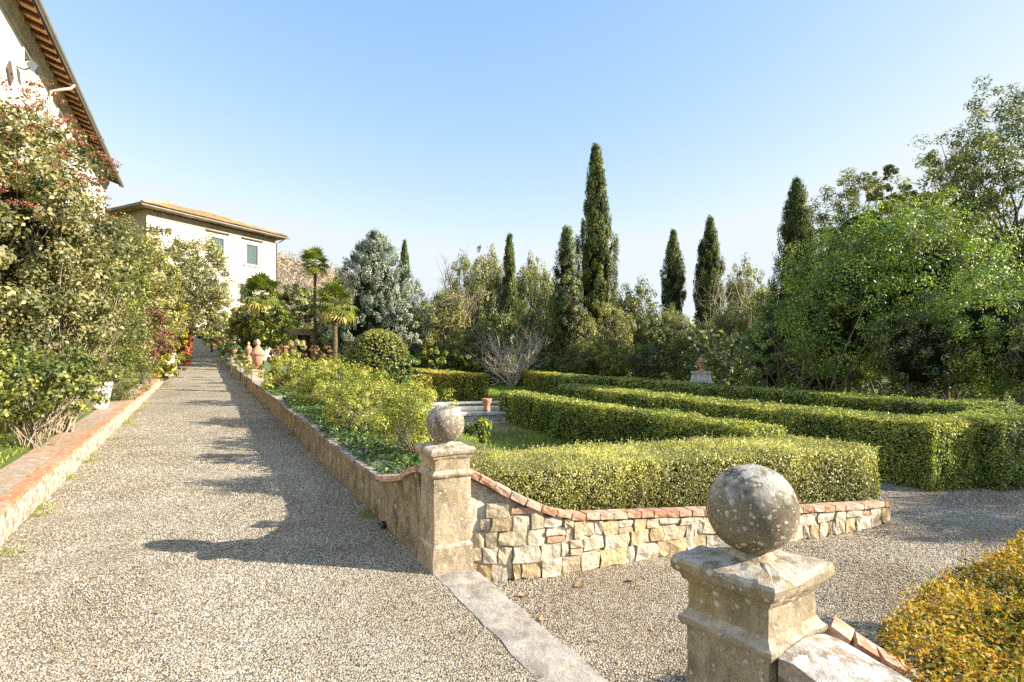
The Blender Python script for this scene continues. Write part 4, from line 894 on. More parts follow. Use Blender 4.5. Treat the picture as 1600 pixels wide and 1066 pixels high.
# ---- holm-oak wood beyond the garden: a few crown shapes reused, every tree its own object
protos = []
for i, mt in enumerate((G['olive'], G['olive2'], G['darkoak'], G['olive'], G['olive2'])):
    rng_ = np.random.default_rng(200+i)
    c, P, Nn, rr_, idx = crownpts(np.array([0, 0, .51]), (.42, .42, .50), 400, 44, .075, 200+i, .45, -1, .9, .5)
    V, Fq = leaves(P, Nn, .0285, rr_, asp=.5, jit=.7); rn = np.clip(rr_.random(len(Fq))*.8+rr_.uniform(-.15, .3, len(c))[idx], 0, 1)
    cm = build_mesh('crown', V, Fq, mt, rnd=rn)
    T = [(np.array([(0, 0, -.05), (.01, .01, .2), (-.01, .01, .45), (0, 0, .62)]), [.022, .018, .012, .006])]
    for tp in c[rng_.permutation(len(c))[:36]]: T += branch_tubes((0, 0, rng_.uniform(.12, .4)), [tp], .009, rng_)
    V, Fq = tubes(T, 4); tm = build_mesh('trunk', V, Fq, M['bark'], smooth=True); protos.append((cm, tm))
def oak(label, u, vt, Y, hw, pi, rz, zb=0.0, vb=None, cat='tree', name='holm_oak', group='holm oaks of the wood beyond the garden'):
    X = (u-800)/F*Y; ztop = CZ-(vt-HV)/F*Y; H = (ztop-zb)/1.02; R = hw*Y/F
    r = thing(name, label, cat, (X, Y, zb), rz, group); cm, tm = protos[pi]
    sc = (R/.44, R/.44, H)
    a = link('crown', cm, r, scale=sc); a['kind'] = 'stuff'; link('trunk', tm, r, scale=sc)
    return r
OAKS = [
 (655, 470, 50, 38, 0, 'grey-brown oak between the blue-green conifer and the bare tree'),
 (700, 445, 54, 40, 4, 'pale grey-green oak under the bare tree'),
 (738, 400, 58, 38, 0, 'tall oak with upright crown left of the slender gold cypress'),
 (768, 384, 60, 34, 1, 'tallest pale oak immediately left of the slender gold cypress'),
 (770, 470, 50, 36, 2, 'dark oak behind the left side of the bare pink shrub'),
 (828, 396, 58, 30, 1, 'pale oak immediately right of the slender gold cypress'),
 (852, 420, 54, 34, 0, 'olive oak between the gold cypress and the ragged conifer'),
 (835, 480, 48, 38, 2, 'shaded oak behind the right side of the bare pink shrub'),
 (880, 455, 46, 38, 3, 'bushy oak below the ragged loose conifer'),
 (915, 490, 43, 40, 1, 'sunlit pale oak at the foot of the tallest cypress, left side'),
 (952, 470, 44, 34, 4, 'sunlit pale oak at the foot of the tallest cypress, right side'),
 (988, 442, 50, 42, 0, 'rounded oak just right of the tallest cypress'),
 (1012, 480, 45, 36, 2, 'dark oak in front of the rounded oak right of the tallest cypress'),
 (950, 525, 40, 36, 3, 'low oak behind the outermost hedge, under the tallest cypress'),
 (1050, 475, 46, 34, 1, 'pale oak at the foot of the small blunt cypress'),
 (1078, 510, 40, 34, 0, 'oak right behind the terracotta urn on the concrete pedestal'),
 (1105, 500, 43, 32, 4, 'pale oak at the foot of the paired cypress'),
 (1142, 472, 40, 34, 1, 'sunlit yellowish oak left of the laurels'),
 (1160, 410, 52, 32, 0, 'open oak against the sky between paired cypress and conical cypress'),
 (1195, 440, 46, 34, 3, 'oak in front of the conical cypress, left side'),
 (1010, 535, 38, 34, 2, 'low dark oak behind the outermost hedge, centre'),
 (900, 545, 40, 32, 2, 'low dark oak right of the bare pink shrub'),
 (720, 510, 47, 34, 3, 'low olive oak left of the bare pink shrub'),
 (1275, 395, 40, 34, 4, 'pale oak crown right beside the conical cypress'),
 (1310, 350, 36, 36, 0, 'pale oak crown between conical cypress and laurel tops'),
 (470, 470, 75, 40, 1, 'far oak behind the thin tall palm'),
 (540, 470, 70, 46, 2, 'far dark oak behind the broad palm'),
 (1220, 500, 36, 40, 2, 'dark oak in shade behind the left end of the laurels'),
]
for i, (u, vt, Y, hw, pi, lab) in enumerate(OAKS): oak(lab, u, vt, Y, hw, pi, i*1.7, zb=-.1)
if 0: carpet('distant_wood', 'deep shade of distant oaks closing the gaps of the wood', 'wood', (60, 75), (20, 62), 8, G['darkoak'], 220, .42, 16000, zfun=lambda s, t: s*0-.5)

def band(label, x0, x1, y0, y1, h, n, lf, seed):
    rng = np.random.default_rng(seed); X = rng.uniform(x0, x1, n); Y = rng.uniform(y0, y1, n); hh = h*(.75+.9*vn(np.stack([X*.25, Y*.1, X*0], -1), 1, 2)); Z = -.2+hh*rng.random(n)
    V, Fq = leaves(np.stack([X, Y, Z], 1), np.tile([0, -1., .5], (n, 1)), lf, rng, asp=.6, jit=.9); o = part('distant_wood', V, Fq, G['darkoak'], None, rnd=rng.random(n)); props(o, label, 'wood', kind='stuff')
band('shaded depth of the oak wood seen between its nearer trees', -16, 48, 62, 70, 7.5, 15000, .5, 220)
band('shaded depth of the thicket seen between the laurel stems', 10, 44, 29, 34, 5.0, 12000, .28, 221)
# ---- laurels and other trees on the right
def big(label, u, vt, vb, Y, hw, mat, seed, **kw):
    return shrub('laurel_tree', label, u, vt, vb, Y, hw, mat, seed, cat='tree', **{**dict(dens=.72, core=.55, clump=.17, nbr=60, r0=.09, asp=.38, lumpy=.5, shell=.5, k=.0052), **kw})
big('green laurel at the left end of the dark thicket', 1215, 475, 640, 27, 60, G['laurel'], 231)
big('broad bright green laurel in front, centre of the thicket', 1330, 355, 610, 21, 112, G['laurel'], 232)
big('yellowing laurel top standing above the bright green laurel', 1345, 285, 500, 25, 80, G['laurelyel'], 233, dens=.6)
big('bright laurel with pointed upper shoots near the tall open tree', 1440, 312, 590, 20, 105, G['laurel'], 234)
big('dark laurel at the right edge of the thicket', 1560, 420, 620, 17, 110, G['laurel'], 235)
big('shaded laurel low behind the outermost hedge at right', 1440, 470, 640, 17.5, 80, G['darkoak'], 236, dens=.5)
big('shaded laurel low behind the outermost hedge, centre right', 1290, 510, 640, 23, 70, G['darkoak'], 237, dens=.6)
big('dark shrubbery at the far right edge', 1640, 470, 640, 15, 90, G['darkoak'], 238, dens=.5)
shrub('tall_open_tree', 'tallest open-crowned tree at the upper right against the sky', 1595, 112, 450, 24, 128, G['darkoak'], 239, cat='tree', dens=.46, clump=.13, nbr=50, r0=.16, k=.0055, shell=.3, lumpy=.5, asp=.4, barkm='bark')
shrub('open_tree', 'smaller open tree below and left of the tallest open-crowned tree', 1480, 235, 440, 27, 72, G['laurelyel'], 240, cat='tree', dens=.5, clump=.15, nbr=60, r0=.12, k=.0055, shell=.3, lumpy=.5)
shrub('open_tree', 'thin leafy shoots against the sky above the yellowing laurel', 1375, 258, 400, 26, 42, G['olive'], 241, cat='tree', dens=.5, clump=.15, nbr=40, k=.0055, r0=.07, shell=.3, lumpy=.3)
# trees outside the frame on the right whose shade falls on the garden and the gravel walk
for i, (x, y, h, r) in enumerate(((15.6, 5.4, 5.2, 2.2), (24, 6.4, 9, 1.7), (24, 30, 9, 3.2))):
    cm, tm = protos[i % 5]; q = thing('holm_oak', ('smallest holm oak off to the right beyond the gravel walk', 'slender holm oak off to the right behind the smallest one', 'tall holm oak off to the right behind the laurel thicket')[i], 'tree', (x, y, -.1), i*2.1, 'holm oaks to the right of the thicket')
    link('crown', cm, q, scale=(r/.44, r/.44, h), kind='stuff'); link('trunk', tm, q, scale=(r/.44, r/.44, h))
# bare poles and stems under the laurels
rng_ = np.random.default_rng(250); T = []
for i in range(46):
    u = rng_.uniform(1180, 1640); Y = rng_.uniform(17, 24); b = at(u, 640, Y); b[2] = -.1; l = rng_.uniform(1.5, 4)
    d = np.array([rng_.normal(0, .55), rng_.normal(0, .3), 1]); d = d/np.linalg.norm(d)
    T.append((np.array([b, b+d*l*.5+rng_.normal(0, .08, 3), b+d*l+rng_.normal(0, .2, 3)]), [.035, .025, .012]))
V, Fq = tubes(T, 5); o = part('undergrowth_stems', V, Fq, M['bark'], None, smooth=True); props(o, 'tangle of thin bare stems under the laurel thicket', 'stems', kind='stuff')

# ---- bare trees and shrubs
def bare(name, label, base, H, spread, seed, mat, n0=9, lev=3, r0=.05, cat='tree', group=None, trunk=0.0):
    rng = np.random.default_rng(seed); root = thing(name, label, cat, base, 0, group); T = []; b = np.array(base, float)
    def grow(p, d, L, r, lv):
        k = 4; pts = [p]; dd = d.copy()
        for i in range(k): dd = norm(dd+rng.normal(0, .13, 3)+np.array([0, 0, .05])); pts.append(pts[-1]+dd*L/k)
        T.append((np.array(pts), np.linspace(r, r*.45, k+1)))
        if lv > 0:
            for _ in range(rng.integers(3, 6)):
                j = rng.integers(1, k+1); grow(pts[j], norm(dd+rng.normal(0, .55, 3)), L*rng.uniform(.4, .7), r*.5, lv-1)
    p = b+np.array([0, 0, -.1])
    if trunk > 0: T.append((np.array([p, p+np.array([0, 0, trunk])]), [r0*1.6, r0*1.3])); p = p+np.array([0, 0, trunk])
    for i in range(n0):
        a = rng.uniform(0, 2*math.pi); d = norm(np.array([math.cos(a)*spread, math.sin(a)*spread, 1.0])*np.array([1, 1, rng.uniform(.7, 1.2)])); grow(p, d, H*rng.uniform(.45, .62), r0, lev)
    V, Fq = tubes(T, 3); part('branches', V, Fq, mat, root, smooth=True); return root
bare('bare_shrub', 'wide many-stemmed bare shrub with pale pinkish stems in front of the wood', (*at(802, 578, 44)[:2], -.1), 5.4, .8, 301, M['palestem'], 26, 3, .04, 'shrub')
bare('bare_tree', 'leafless grey tree spreading against the sky right of the blue-green conifer', (*at(690, 560, 56)[:2], 0), 9, .55, 302, M['bark'], 6, 3, .11, trunk=3)
bare('bare_tree', 'leafless tree with pale branches just left of the pale upright oaks', (*at(722, 560, 54)[:2], 0), 8, .5, 303, M['barkpale'], 6, 3, .08, trunk=2)
bare('bare_tree', 'small leafless tree at the left foot of the paired cypress', (*at(1140, 560, 44)[:2], 0), 8, .5, 304, M['barkpale'], 5, 3, .05, trunk=2)
bare('bare_tree', 'leafless crown beside the right corner of the far house', (*at(455, 500, 80)[:2], 3), 12, .6, 305, M['barkpale'], 7, 3, .09, trunk=2)

# ---- palms
def frond_mesh(seed, L=1.0):
    rng = np.random.default_rng(seed); V = []; Fq = []
    def quad(a, b, c, d):
        i = len(V); V.extend([a, b, c, d]); Fq.append((i, i+1, i+2, i+3))
    s = .012; quad((0, -s, 0), (0, s, 0), (.5*L, s*.6, .10*L), (.5*L, -s*.6, .10*L))
    hub = np.array([.5*L, 0, .10*L]); nb = 17
    for i in range(nb):
        a = (i/(nb-1)-.5)*math.radians(250); l = L*.52*(1-.25*abs(i/(nb-1)-.5)*2)*rng.uniform(.9, 1.1); d = np.array([math.cos(a), math.sin(a), .10*math.cos(a)]); sd_ = np.array([-math.sin(a), math.cos(a), 0])*.040*L
        m1 = hub+d*l*.5+np.array([0, 0, .05*L]); tip = hub+d*l-np.array([0, 0, .10*L*rng.uniform(.4, 1.8)])
        quad(hub, m1-sd_, tip, m1+sd_)
    return np.array(V), np.array(Fq)
fmesh = []
for i in range(4):
    V, Fq = frond_mesh(400+i); fmesh.append(build_mesh('frond', V, Fq, G['frond'], rnd=np.random.default_rng(i).uniform(.15, .6, len(Fq))))
V, Fq = frond_mesh(410); fdry = build_mesh('frond', V, Fq, G['frond'], rnd=np.random.default_rng(9).uniform(.72, 1, len(Fq)))
def palm(label, u, vc, Y, vbase, R, nf, seed, rtr=.11):
    rng = np.random.default_rng(seed); c = at(u, vc, Y); b = at(u, vbase, Y); root = thing('fan_palm', label, 'palm tree', b, 0, 'fan palms')
    z = np.linspace(-.3, c[2]-b[2], 10); V, Fq = tubes([(np.stack([b[0]+.03*np.sin(z*1.3), b[1]+0*z, b[2]+z], 1), rtr*(1+.12*np.sin(np.arange(10)*2.4)))], 9); part('trunk', V, Fq, M['palmtrunk'], root, smooth=True)
    n = 1400; P = np.stack([rng.normal(0, rtr*.9, n), rng.normal(0, rtr*.9, n), -rng.random(n)*R*.55], 1)+c; V, Fq = leaves(P, rng.normal(size=(n, 3)), .25, rng, asp=.12, dbias=np.array([0, 0, -3.]))
    part('trunk_fibre', V, Fq, G['drygrass'], root, rnd=rng.random(len(Fq)), kind='stuff')
    for i in range(nf):
        f = i/nf; el = math.radians(78-150*f+rng.uniform(-8, 8)); az = i*2.4+rng.uniform(-.3, .3); me = fdry if f > .78 else fmesh[i % 4]
        link('frond', me, root, loc=c-b, rot=(rng.uniform(-.3, .3), -el, az), scale=(R, R, R)*np.array([1, 1, 1])*rng.uniform(.85, 1.1))
palm('thin tall palm left of the blue-green conifer', 492, 413, 46, 548, 1.5, 30, 501, .12)
palm('broad short palm in front of the blue-green conifer', 523, 476, 40, 562, 1.85, 34, 502, .17)
palm('palm in front of the right corner of the far house', 409, 462, 44, 520, 1.9, 44, 503, .17)
palm('low young palm at the left end of the far path', 331, 528, 46, 545, 1.1, 20, 504, .08)

# ---- far hill with bare woods
V = []; Fq = []
U = np.linspace(330, 800, 60); prof_ = np.interp(U, [330, 425, 450, 480, 515, 560, 640, 720, 800], [392, 400, 404, 412, 420, 440, 470, 500, 540])
for j, (Yh, f) in enumerate(((150, 0), (190, .45), (230, .85), (260, 1), (330, .8))):
    for u, v in zip(U, prof_):
        q = at(u, HV+(v-HV)*f, Yh) if j < 4 else at(u, HV+(v-HV)*.8, Yh); V.append((q[0], q[1], q[2]+4*float(vn(np.array([q[0]*.03, q[1]*.03, 1.])))))
k = len(U); Fq = [(j*k+i, j*k+i+1, (j+1)*k+i+1, (j+1)*k+i) for j in range(4) for i in range(k-1)]
o = part('hill', V, Fq, M['hill'], None, smooth=True); o['kind'] = 'structure'
rng_ = np.random.default_rng(260); n = 24000; u = rng_.uniform(345, 640, n); f = rng_.random(n); Yh = 150+f*110; v = np.interp(u, U, prof_)
P = np.stack([(u-800)/F*Yh, Yh, CZ-(HV+(v-HV)*np.interp(Yh, [150, 190, 230, 260], [0, .45, .85, 1])-HV)/F*Yh+rng_.random(n)**1.5*4.0], 1)
V, Fq = leaves(P, np.tile([0, -1, .4], (n, 1)), .9, rng_, asp=.5, jit=1.2); o = part('hillside_wood', V, Fq, G['hillwood'], None, rnd=rng_.random(len(Fq)))
props(o, 'pinkish grey bare woodland covering the hillside beyond the far house', 'woodland', kind='stuff')

# ---- grass
def blades(name, label, X, Y, Z, seed, lf):
    rng = np.random.default_rng(seed); P = np.stack([X, Y, Z+lf*.3], 1); V, Fq = leaves(P, rng.normal(size=(len(P), 3))*np.array([1, 1, .3]), lf, rng, asp=.14, jit=.3, dbias=np.array([0, 0, 2.5]))
    o = part(name, V, Fq, G['grass'], None, rnd=rng.random(len(Fq))); props(o, label, 'grass', kind='stuff')
def litter(name, label, st_fn, n, seed, lf, mat):
    rng = np.random.default_rng(seed); P = st_fn(rng, n); V, Fq = leaves(P, np.tile([0, 0, 1.], (len(P), 1)), lf, rng, asp=.5, jit=.35)
    o = part(name, V, Fq, mat, None, rnd=rng.random(len(Fq))); props(o, label, 'leaf litter', kind='stuff')
def f1(rng, n):
    s = rng.uniform(-3, 26, n); t = np.where(rng.random(n) < .5, -rng.exponential(.22, n)-.02, np.where(rng.random(n) < .5, -3.2+rng.exponential(.22, n), rng.uniform(-3.1, -.1, n))); t = np.clip(t, -3.18, -.02)
    return np.stack([P0[0]+s*p2[0]+t*n2[0], P0[1]+s*p2[1]+t*n2[1], ppath(s)+.014], 1)
litter('leaf_litter', 'dry leaf fragments gathered along the edges of the long gravel path', f1, 700, 280, .030, G['heather'])
def f2(rng, n):
    Y = rng.uniform(2.3, 7.5, n*4); X = rng.uniform(-.2, 6, n*4); k = lowkeep(X, Y); X, Y = X[k][:n], Y[k][:n]; return np.stack([X, Y, X*0-.128], 1)
litter('leaf_litter', 'dry leaf fragments scattered over the sunken gravel walk', f2, 420, 281, .028, G['heather'])
def weeds(seed, n, cx, sd, z_of):
    rng = np.random.default_rng(seed); i = rng.integers(0, len(cx), n); return cx[i]+rng.normal(0, sd, (n, 2))
rw = np.random.default_rng(290); cs_ = rw.uniform(-1, 22, 26); ct_ = np.where(rw.random(26) < .6, -3.14, -.08)+rw.normal(0, .03, 26)
cst = np.stack([cs_, ct_], 1); w_ = weeds(291, 2600, cst, .07, None); w_[:, 1] = np.clip(w_[:, 1], -3.19, -.02)
rng_ = np.random.default_rng(270); n = 15000; Y = rng_.uniform(8, 17, n); X = rng_.uniform(-3.2, 2.4, n); kk = X < (3.4-.36*(Y-8.5)); blades('lawn_grass', 'short shaded grass between the pillar and the dark green hedge', X[kk], Y[kk], -.09+0*X[kk], 271, .10)
n = 9000; Y = rng_.uniform(24, 48, n); X = rng_.uniform(-1.5, 2.2, n); blades('far_lawn_grass', 'sunlit yellow-green lawn beyond the fountain', X, Y, -.09+0*X, 272, .16)
n = 9000; s_ = rng_.uniform(.5, 14, n); t_ = rng_.uniform(-5.6, -3.78, n); blades('verge_grass', 'bright grass and weeds behind the left kerb', P0[0]+s_*p2[0]+t_*n2[0], P0[1]+s_*p2[1]+t_*n2[1], ground_z(s_, t_), 273, .09)
#@@PART3

blades('path_weeds', 'small green weed tufts at the foot of the kerb and path wall', P0[0]+w_[:, 0]*p2[0]+w_[:, 1]*n2[0], P0[1]+w_[:, 0]*p2[1]+w_[:, 1]*n2[1], ppath(w_[:, 0])+.005, 292, .045)
# ================================================================== buildings
def P3(V): return np.array(V, float)
def box_sta(root, name, s0, s1, t0, t1, z0, z1, mat, **k):
    V = [st(s, t, z) for z in (z0, z1) for s, t in ((s0, t0), (s1, t0), (s1, t1), (s0, t1))]
    return part(name, V, [(3,2,1,0), (4,5,6,7), (0,1,5,4), (1,2,6,5), (2,3,7,6), (3,0,4,7)], mat, root, **k)
# ---- villa at the left edge
root = thing('villa', 'tall white villa at the left edge with deep terracotta eaves', 'building', st(20, -8, 0))
S0, S1, TW, TG, ZW, ZG = 4.0, 35.0, -6.5, -5.8, 11.75, 11.78
wins = [(13.6, 14.4), (18.3, 19.05), (23.1, 23.9), (28.0, 28.8), (32.2, 33.0)]; wz0, wz1 = 9.9, 11.35
V = []; Fq = []
def wq(a, b, z0, z1, t=TW, fl=False):
    i = len(V); V.extend([st(a, t, z0), st(b, t, z0), st(b, t, z1), st(a, t, z1)]); Fq.append((i, i+1, i+2, i+3)[::-1] if not fl else (i, i+1, i+2, i+3))
e = S0
for a, b in wins:
    wq(e, a, -.5, ZW); wq(a, b, -.5, wz0); wq(a, b, wz1, ZW)
    for (s_, sgn) in ((a, 0), (b, 1)):
        i = len(V); V.extend([st(s_, TW, wz0), st(s_, TW, wz1), st(s_, TW-.22, wz1), st(s_, TW-.22, wz0)]); Fq.append((i, i+1, i+2, i+3))
    for z_ in (wz0, wz1):
        i = len(V); V.extend([st(a, TW, z_), st(b, TW, z_), st(b, TW-.22, z_), st(a, TW-.22, z_)]); Fq.append((i, i+1, i+2, i+3))
    e = b
wq(e, S1, -.5, ZW)
i = len(V); V.extend([st(S1, TW, -.5), st(S1, TW-14, -.5), st(S1, TW-14, ZW), st(S1, TW, ZW)]); Fq.append((i, i+1, i+2, i+3)[::-1])
i = len(V); V.extend([st(S0, TW, -.5), st(S0, TW-14, -.5), st(S0, TW-14, ZW), st(S0, TW, ZW)]); Fq.append((i, i+1, i+2, i+3))
part('wall', V, Fq, M['stucco'], root)
for a, b in wins:
    V = [st(a, TW-.2, wz0), st(b, TW-.2, wz0), st(b, TW-.2, wz1), st(a, TW-.2, wz1)]
    wo = part('window', V, [(3, 2, 1, 0)], M['glass'], root)
    mb = MB()
    for (x0, x1, z0, z1) in ((a-.09, a, wz0-.09, wz1+.09), (b, b+.09, wz0-.09, wz1+.09), (a, b, wz1, wz1+.09), (a-.14, b+.14, wz0-.17, wz0-.09)):
        mb.add([st(s_, t_, z) for z in (z0, z1) for s_, t_ in ((x0, TW-.01), (x1, TW-.01), (x1, TW+.05), (x0, TW+.05))], [(3,2,1,0), (4,5,6,7), (0,1,5,4), (1,2,6,5), (2,3,7,6), (3,0,4,7)])
    V_ = np.concatenate(mb.V)-np.array(root.location); link('frame', build_mesh('frame', V_, mb.F, M['frame']), wo)
# cornice band, rafters, terracotta boards, roof, gutter
def prism(root, name, s0, s1, tz, mat, **k):
    m_ = len(tz); V = [st(s0, t, z) for t, z in tz]+[st(s1, t, z) for t, z in tz]
    Fp = [tuple(range(m_)), tuple(range(m_, 2*m_))[::-1]]+[(i, i+m_, (i+1) % m_+m_, (i+1) % m_) for i in range(m_)]
    return part(name, V, Fp, mat, root, **k)
prism(root, 'cornice', S0, S1+.2, [(TW, 11.50), (TW+.08, 11.53), (TW+.12, 11.70), (TW+.2, 11.86), (TW+.2, 12.02), (TW-.02, 12.02)], M['cornice'])
sl = math.tan(math.radians(19)); zr = lambda t: 11.80+(TG-t)*sl
s_ = 12.0; k = 0
while s_ < S1+.2:
    prism(root, 'rafter', s_, s_+.11, [(TW+.18, zr(TW+.18)-.03), (TG-.06, zr(TG-.06)-.03), (TG-.06, zr(TG-.06)+.08), (TW+.18, zr(TW+.18)+.08)], M['wood'])
    prism(root, 'eave_tile', s_+.002, s_+.628, [(TW+.16, zr(TW+.16)+.082), (TG-.02, zr(TG-.02)+.082), (TG-.02, zr(TG)+.112), (TW+.16, zr(TW+.16)+.112)], M['planelle'])
    s_ += .63
prism(root, 'roof', S0-.3, S1+.4, [(TG-.01, zr(TG)+.12), (-13.5, zr(-13.5)+.12), (-13.5, zr(-13.5)+.3), (TG+.02, zr(TG)+.25)], M['rooftile'])
prism(root, 'fascia', S0-.3, S1+.38, [(TG-.04, 11.82), (TG-.005, 11.82), (TG-.005, 11.93), (TG-.04, 11.93)], M['wood'])
a = np.linspace(math.pi, 2*math.pi, 8); prism(root, 'gutter', S0-.3, S1+.45, [(TG+.085+.085*math.cos(x), 11.90+.10*math.sin(x)) for x in a]+[(TG+.16, 11.93), (TG+.01, 11.93)], M['gutter'])
g0, g1, g2, g3 = (np.array(st(21.5, TG+.08, 11.78)), np.array(st(21.5, TG-.02, 11.62)), np.array(st(21.5, TW+.10, 11.40)), np.array(st(21.5, TW+.09, 1.0)))
V, Fq = tubes([(np.array([g0, g1, g2]), .055)], 8); part('gutter_elbow', V, Fq, M['pipe'], root, smooth=True)
V, Fq = tubes([(np.array([g2+[0, 0, .04], (g2+g3)/2, g3]), .055)], 8); part('downpipe', V, Fq, M['pipe'], root, smooth=True)
# iron tie plate and floodlight on the villa wall
V = []
for dt in (0, .05):
    for ds, dz in ((0, .36), (.30, 0), (0, -.36), (-.30, 0)): V.append(st(16.85+ds, TW+.01+dt, 9.95+dz))
rt = thing('tie_plate', 'rusty diamond-shaped iron tie plate on the villa wall', 'iron plate', st(16.85, TW+.01, 9.95))
part('plate', V, [(0,1,2,3), (7,6,5,4), (0,4,5,1), (1,5,6,2), (2,6,7,3), (3,7,4,0)], M['iron'], rt)
V, Fq = lathe([(0, .05), (.03, .05), (.03, .09), (0, .09)], 8); V = np.stack([V[:, 0], V[:, 2], V[:, 1]], 1)
c_ = st(16.85, TW+.01, 9.95); ca = math.atan2(p2[1], p2[0]); V = np.stack([V[:, 0]*math.cos(ca)+V[:, 1]*n2[0], V[:, 0]*math.sin(ca)+V[:, 1]*n2[1], V[:, 2]], 1)+c_
part('bolt', V, Fq, M['iron'], rt, smooth=True)
rt = thing('floodlight', 'grey metal floodlight fixed high on the villa wall', 'floodlight', st(17.6, TW+.01, 10.58))
hd = MB(); hd.box((-.16, -.12, -.11), (.16, .14, .11), top=.92); V_ = np.concatenate(hd.V)
V_[:, 2] += (V_[:, 1] > 0)*(-.05)
def place_w(V, s_, t_, z_, tilt=.5):
    V = np.asarray(V, float); c, s = math.cos(tilt), math.sin(tilt); V = np.stack([V[:, 0], V[:, 1]*c+V[:, 2]*s, -V[:, 1]*s+V[:, 2]*c], 1)
    return np.stack([V[:, 0]*p2[0]+V[:, 1]*n2[0], V[:, 0]*p2[1]+V[:, 1]*n2[1], V[:, 2]], 1)+np.array(st(s_, t_, z_))
part('lamp_housing', place_w(V_, 17.6, TW+.42, 10.58), hd.F, M['lampmetal'], rt)
gl = MB().box((-.145, .142, -.12), (.145, .155, .05)); part('lamp_glass', place_w(np.concatenate(gl.V), 17.6, TW+.42, 10.58), gl.F, M['glass'], rt)
V, Fq = tubes([(np.array([st(17.6, TW, 10.48), st(17.6, TW+.2, 10.43), st(17.6, TW+.36, 10.53)]), .025)], 6); part('bracket', V, Fq, M['lampmetal'], rt)

# ---- far house
A2 = np.array([-28.55, 45.0]); q2 = np.array([.465, .885]); q2 /= np.linalg.norm(q2); o2 = np.array([q2[1], -q2[0]]); LH = 12.1; DH = 9.5
def hp(k_, d, z): q = A2+q2*k_+o2*d; return (q[0], q[1], z)
root = thing('far_house', 'cream two-storey house with hipped mossy tile roof and grey-green shutters beyond the path', 'house', hp(LH/2, -DH/2, 3))
def hbox(nm, k0, k1, d0, d1, z0, z1, mat, par=None, **kw):
    V = np.array([hp(a, b, z) for z in (z0, z1) for a, b in ((k0, d0), (k0, d1), (k1, d1), (k1, d0))])
    Fp = [(3,2,1,0), (4,5,6,7), (0,1,5,4), (1,2,6,5), (2,3,7,6), (3,0,4,7)]
    if par is None: return part(nm, V, Fp, mat, root, **kw)
    return link(nm, build_mesh(nm, V-np.array(root.location), Fp, mat, **kw), par)
W = [(8.93, 10.12, 10.86, 12.66), (5.42, 6.61, 10.86, 12.66), (8.25, 9.42, 7.2, 8.98), (4.9, 6.0, 7.2, 8.98)]
ks_ = sorted(set([0, LH]+[x for w_ in W for x in w_[:2]])); V = []; Fq = []
zs_ = sorted(set([2.0, 13.75]+[x for w_ in W for x in w_[2:]]))
for i in range(len(ks_)-1):
    for j in range(len(zs_)-1):
        km = (ks_[i]+ks_[i+1])/2; zm = (zs_[j]+zs_[j+1])/2
        if any(w_[0] < km < w_[1] and w_[2] < zm < w_[3] for w_ in W): continue
        n0 = len(V); V += [hp(ks_[i], 0, zs_[j]), hp(ks_[i+1], 0, zs_[j]), hp(ks_[i+1], 0, zs_[j+1]), hp(ks_[i], 0, zs_[j+1])]; Fq.append((n0, n0+1, n0+2, n0+3))
for w_ in W:
    for (a, b) in (((w_[0], w_[2]), (w_[0], w_[3])), ((w_[0], w_[3]), (w_[1], w_[3])), ((w_[1], w_[3]), (w_[1], w_[2])), ((w_[1], w_[2]), (w_[0], w_[2]))):
        n0 = len(V); V += [hp(a[0], 0, a[1]), hp(b[0], 0, b[1]), hp(b[0], -.18, b[1]), hp(a[0], -.18, a[1])]; Fq.append((n0, n0+1, n0+2, n0+3))
part('front_wall', V, Fq, M['stucco2'], root)
V = [hp(0, 0, 2), hp(0, -DH, 2), hp(0, -DH, 13.75), hp(0, 0, 13.75), hp(LH, 0, 2), hp(LH, -DH, 2), hp(LH, -DH, 13.75), hp(LH, 0, 13.75)]
part('side_wall', V, [(3, 2, 1, 0), (4, 5, 6, 7), (1, 5, 6, 2)], M['ochre'], root)
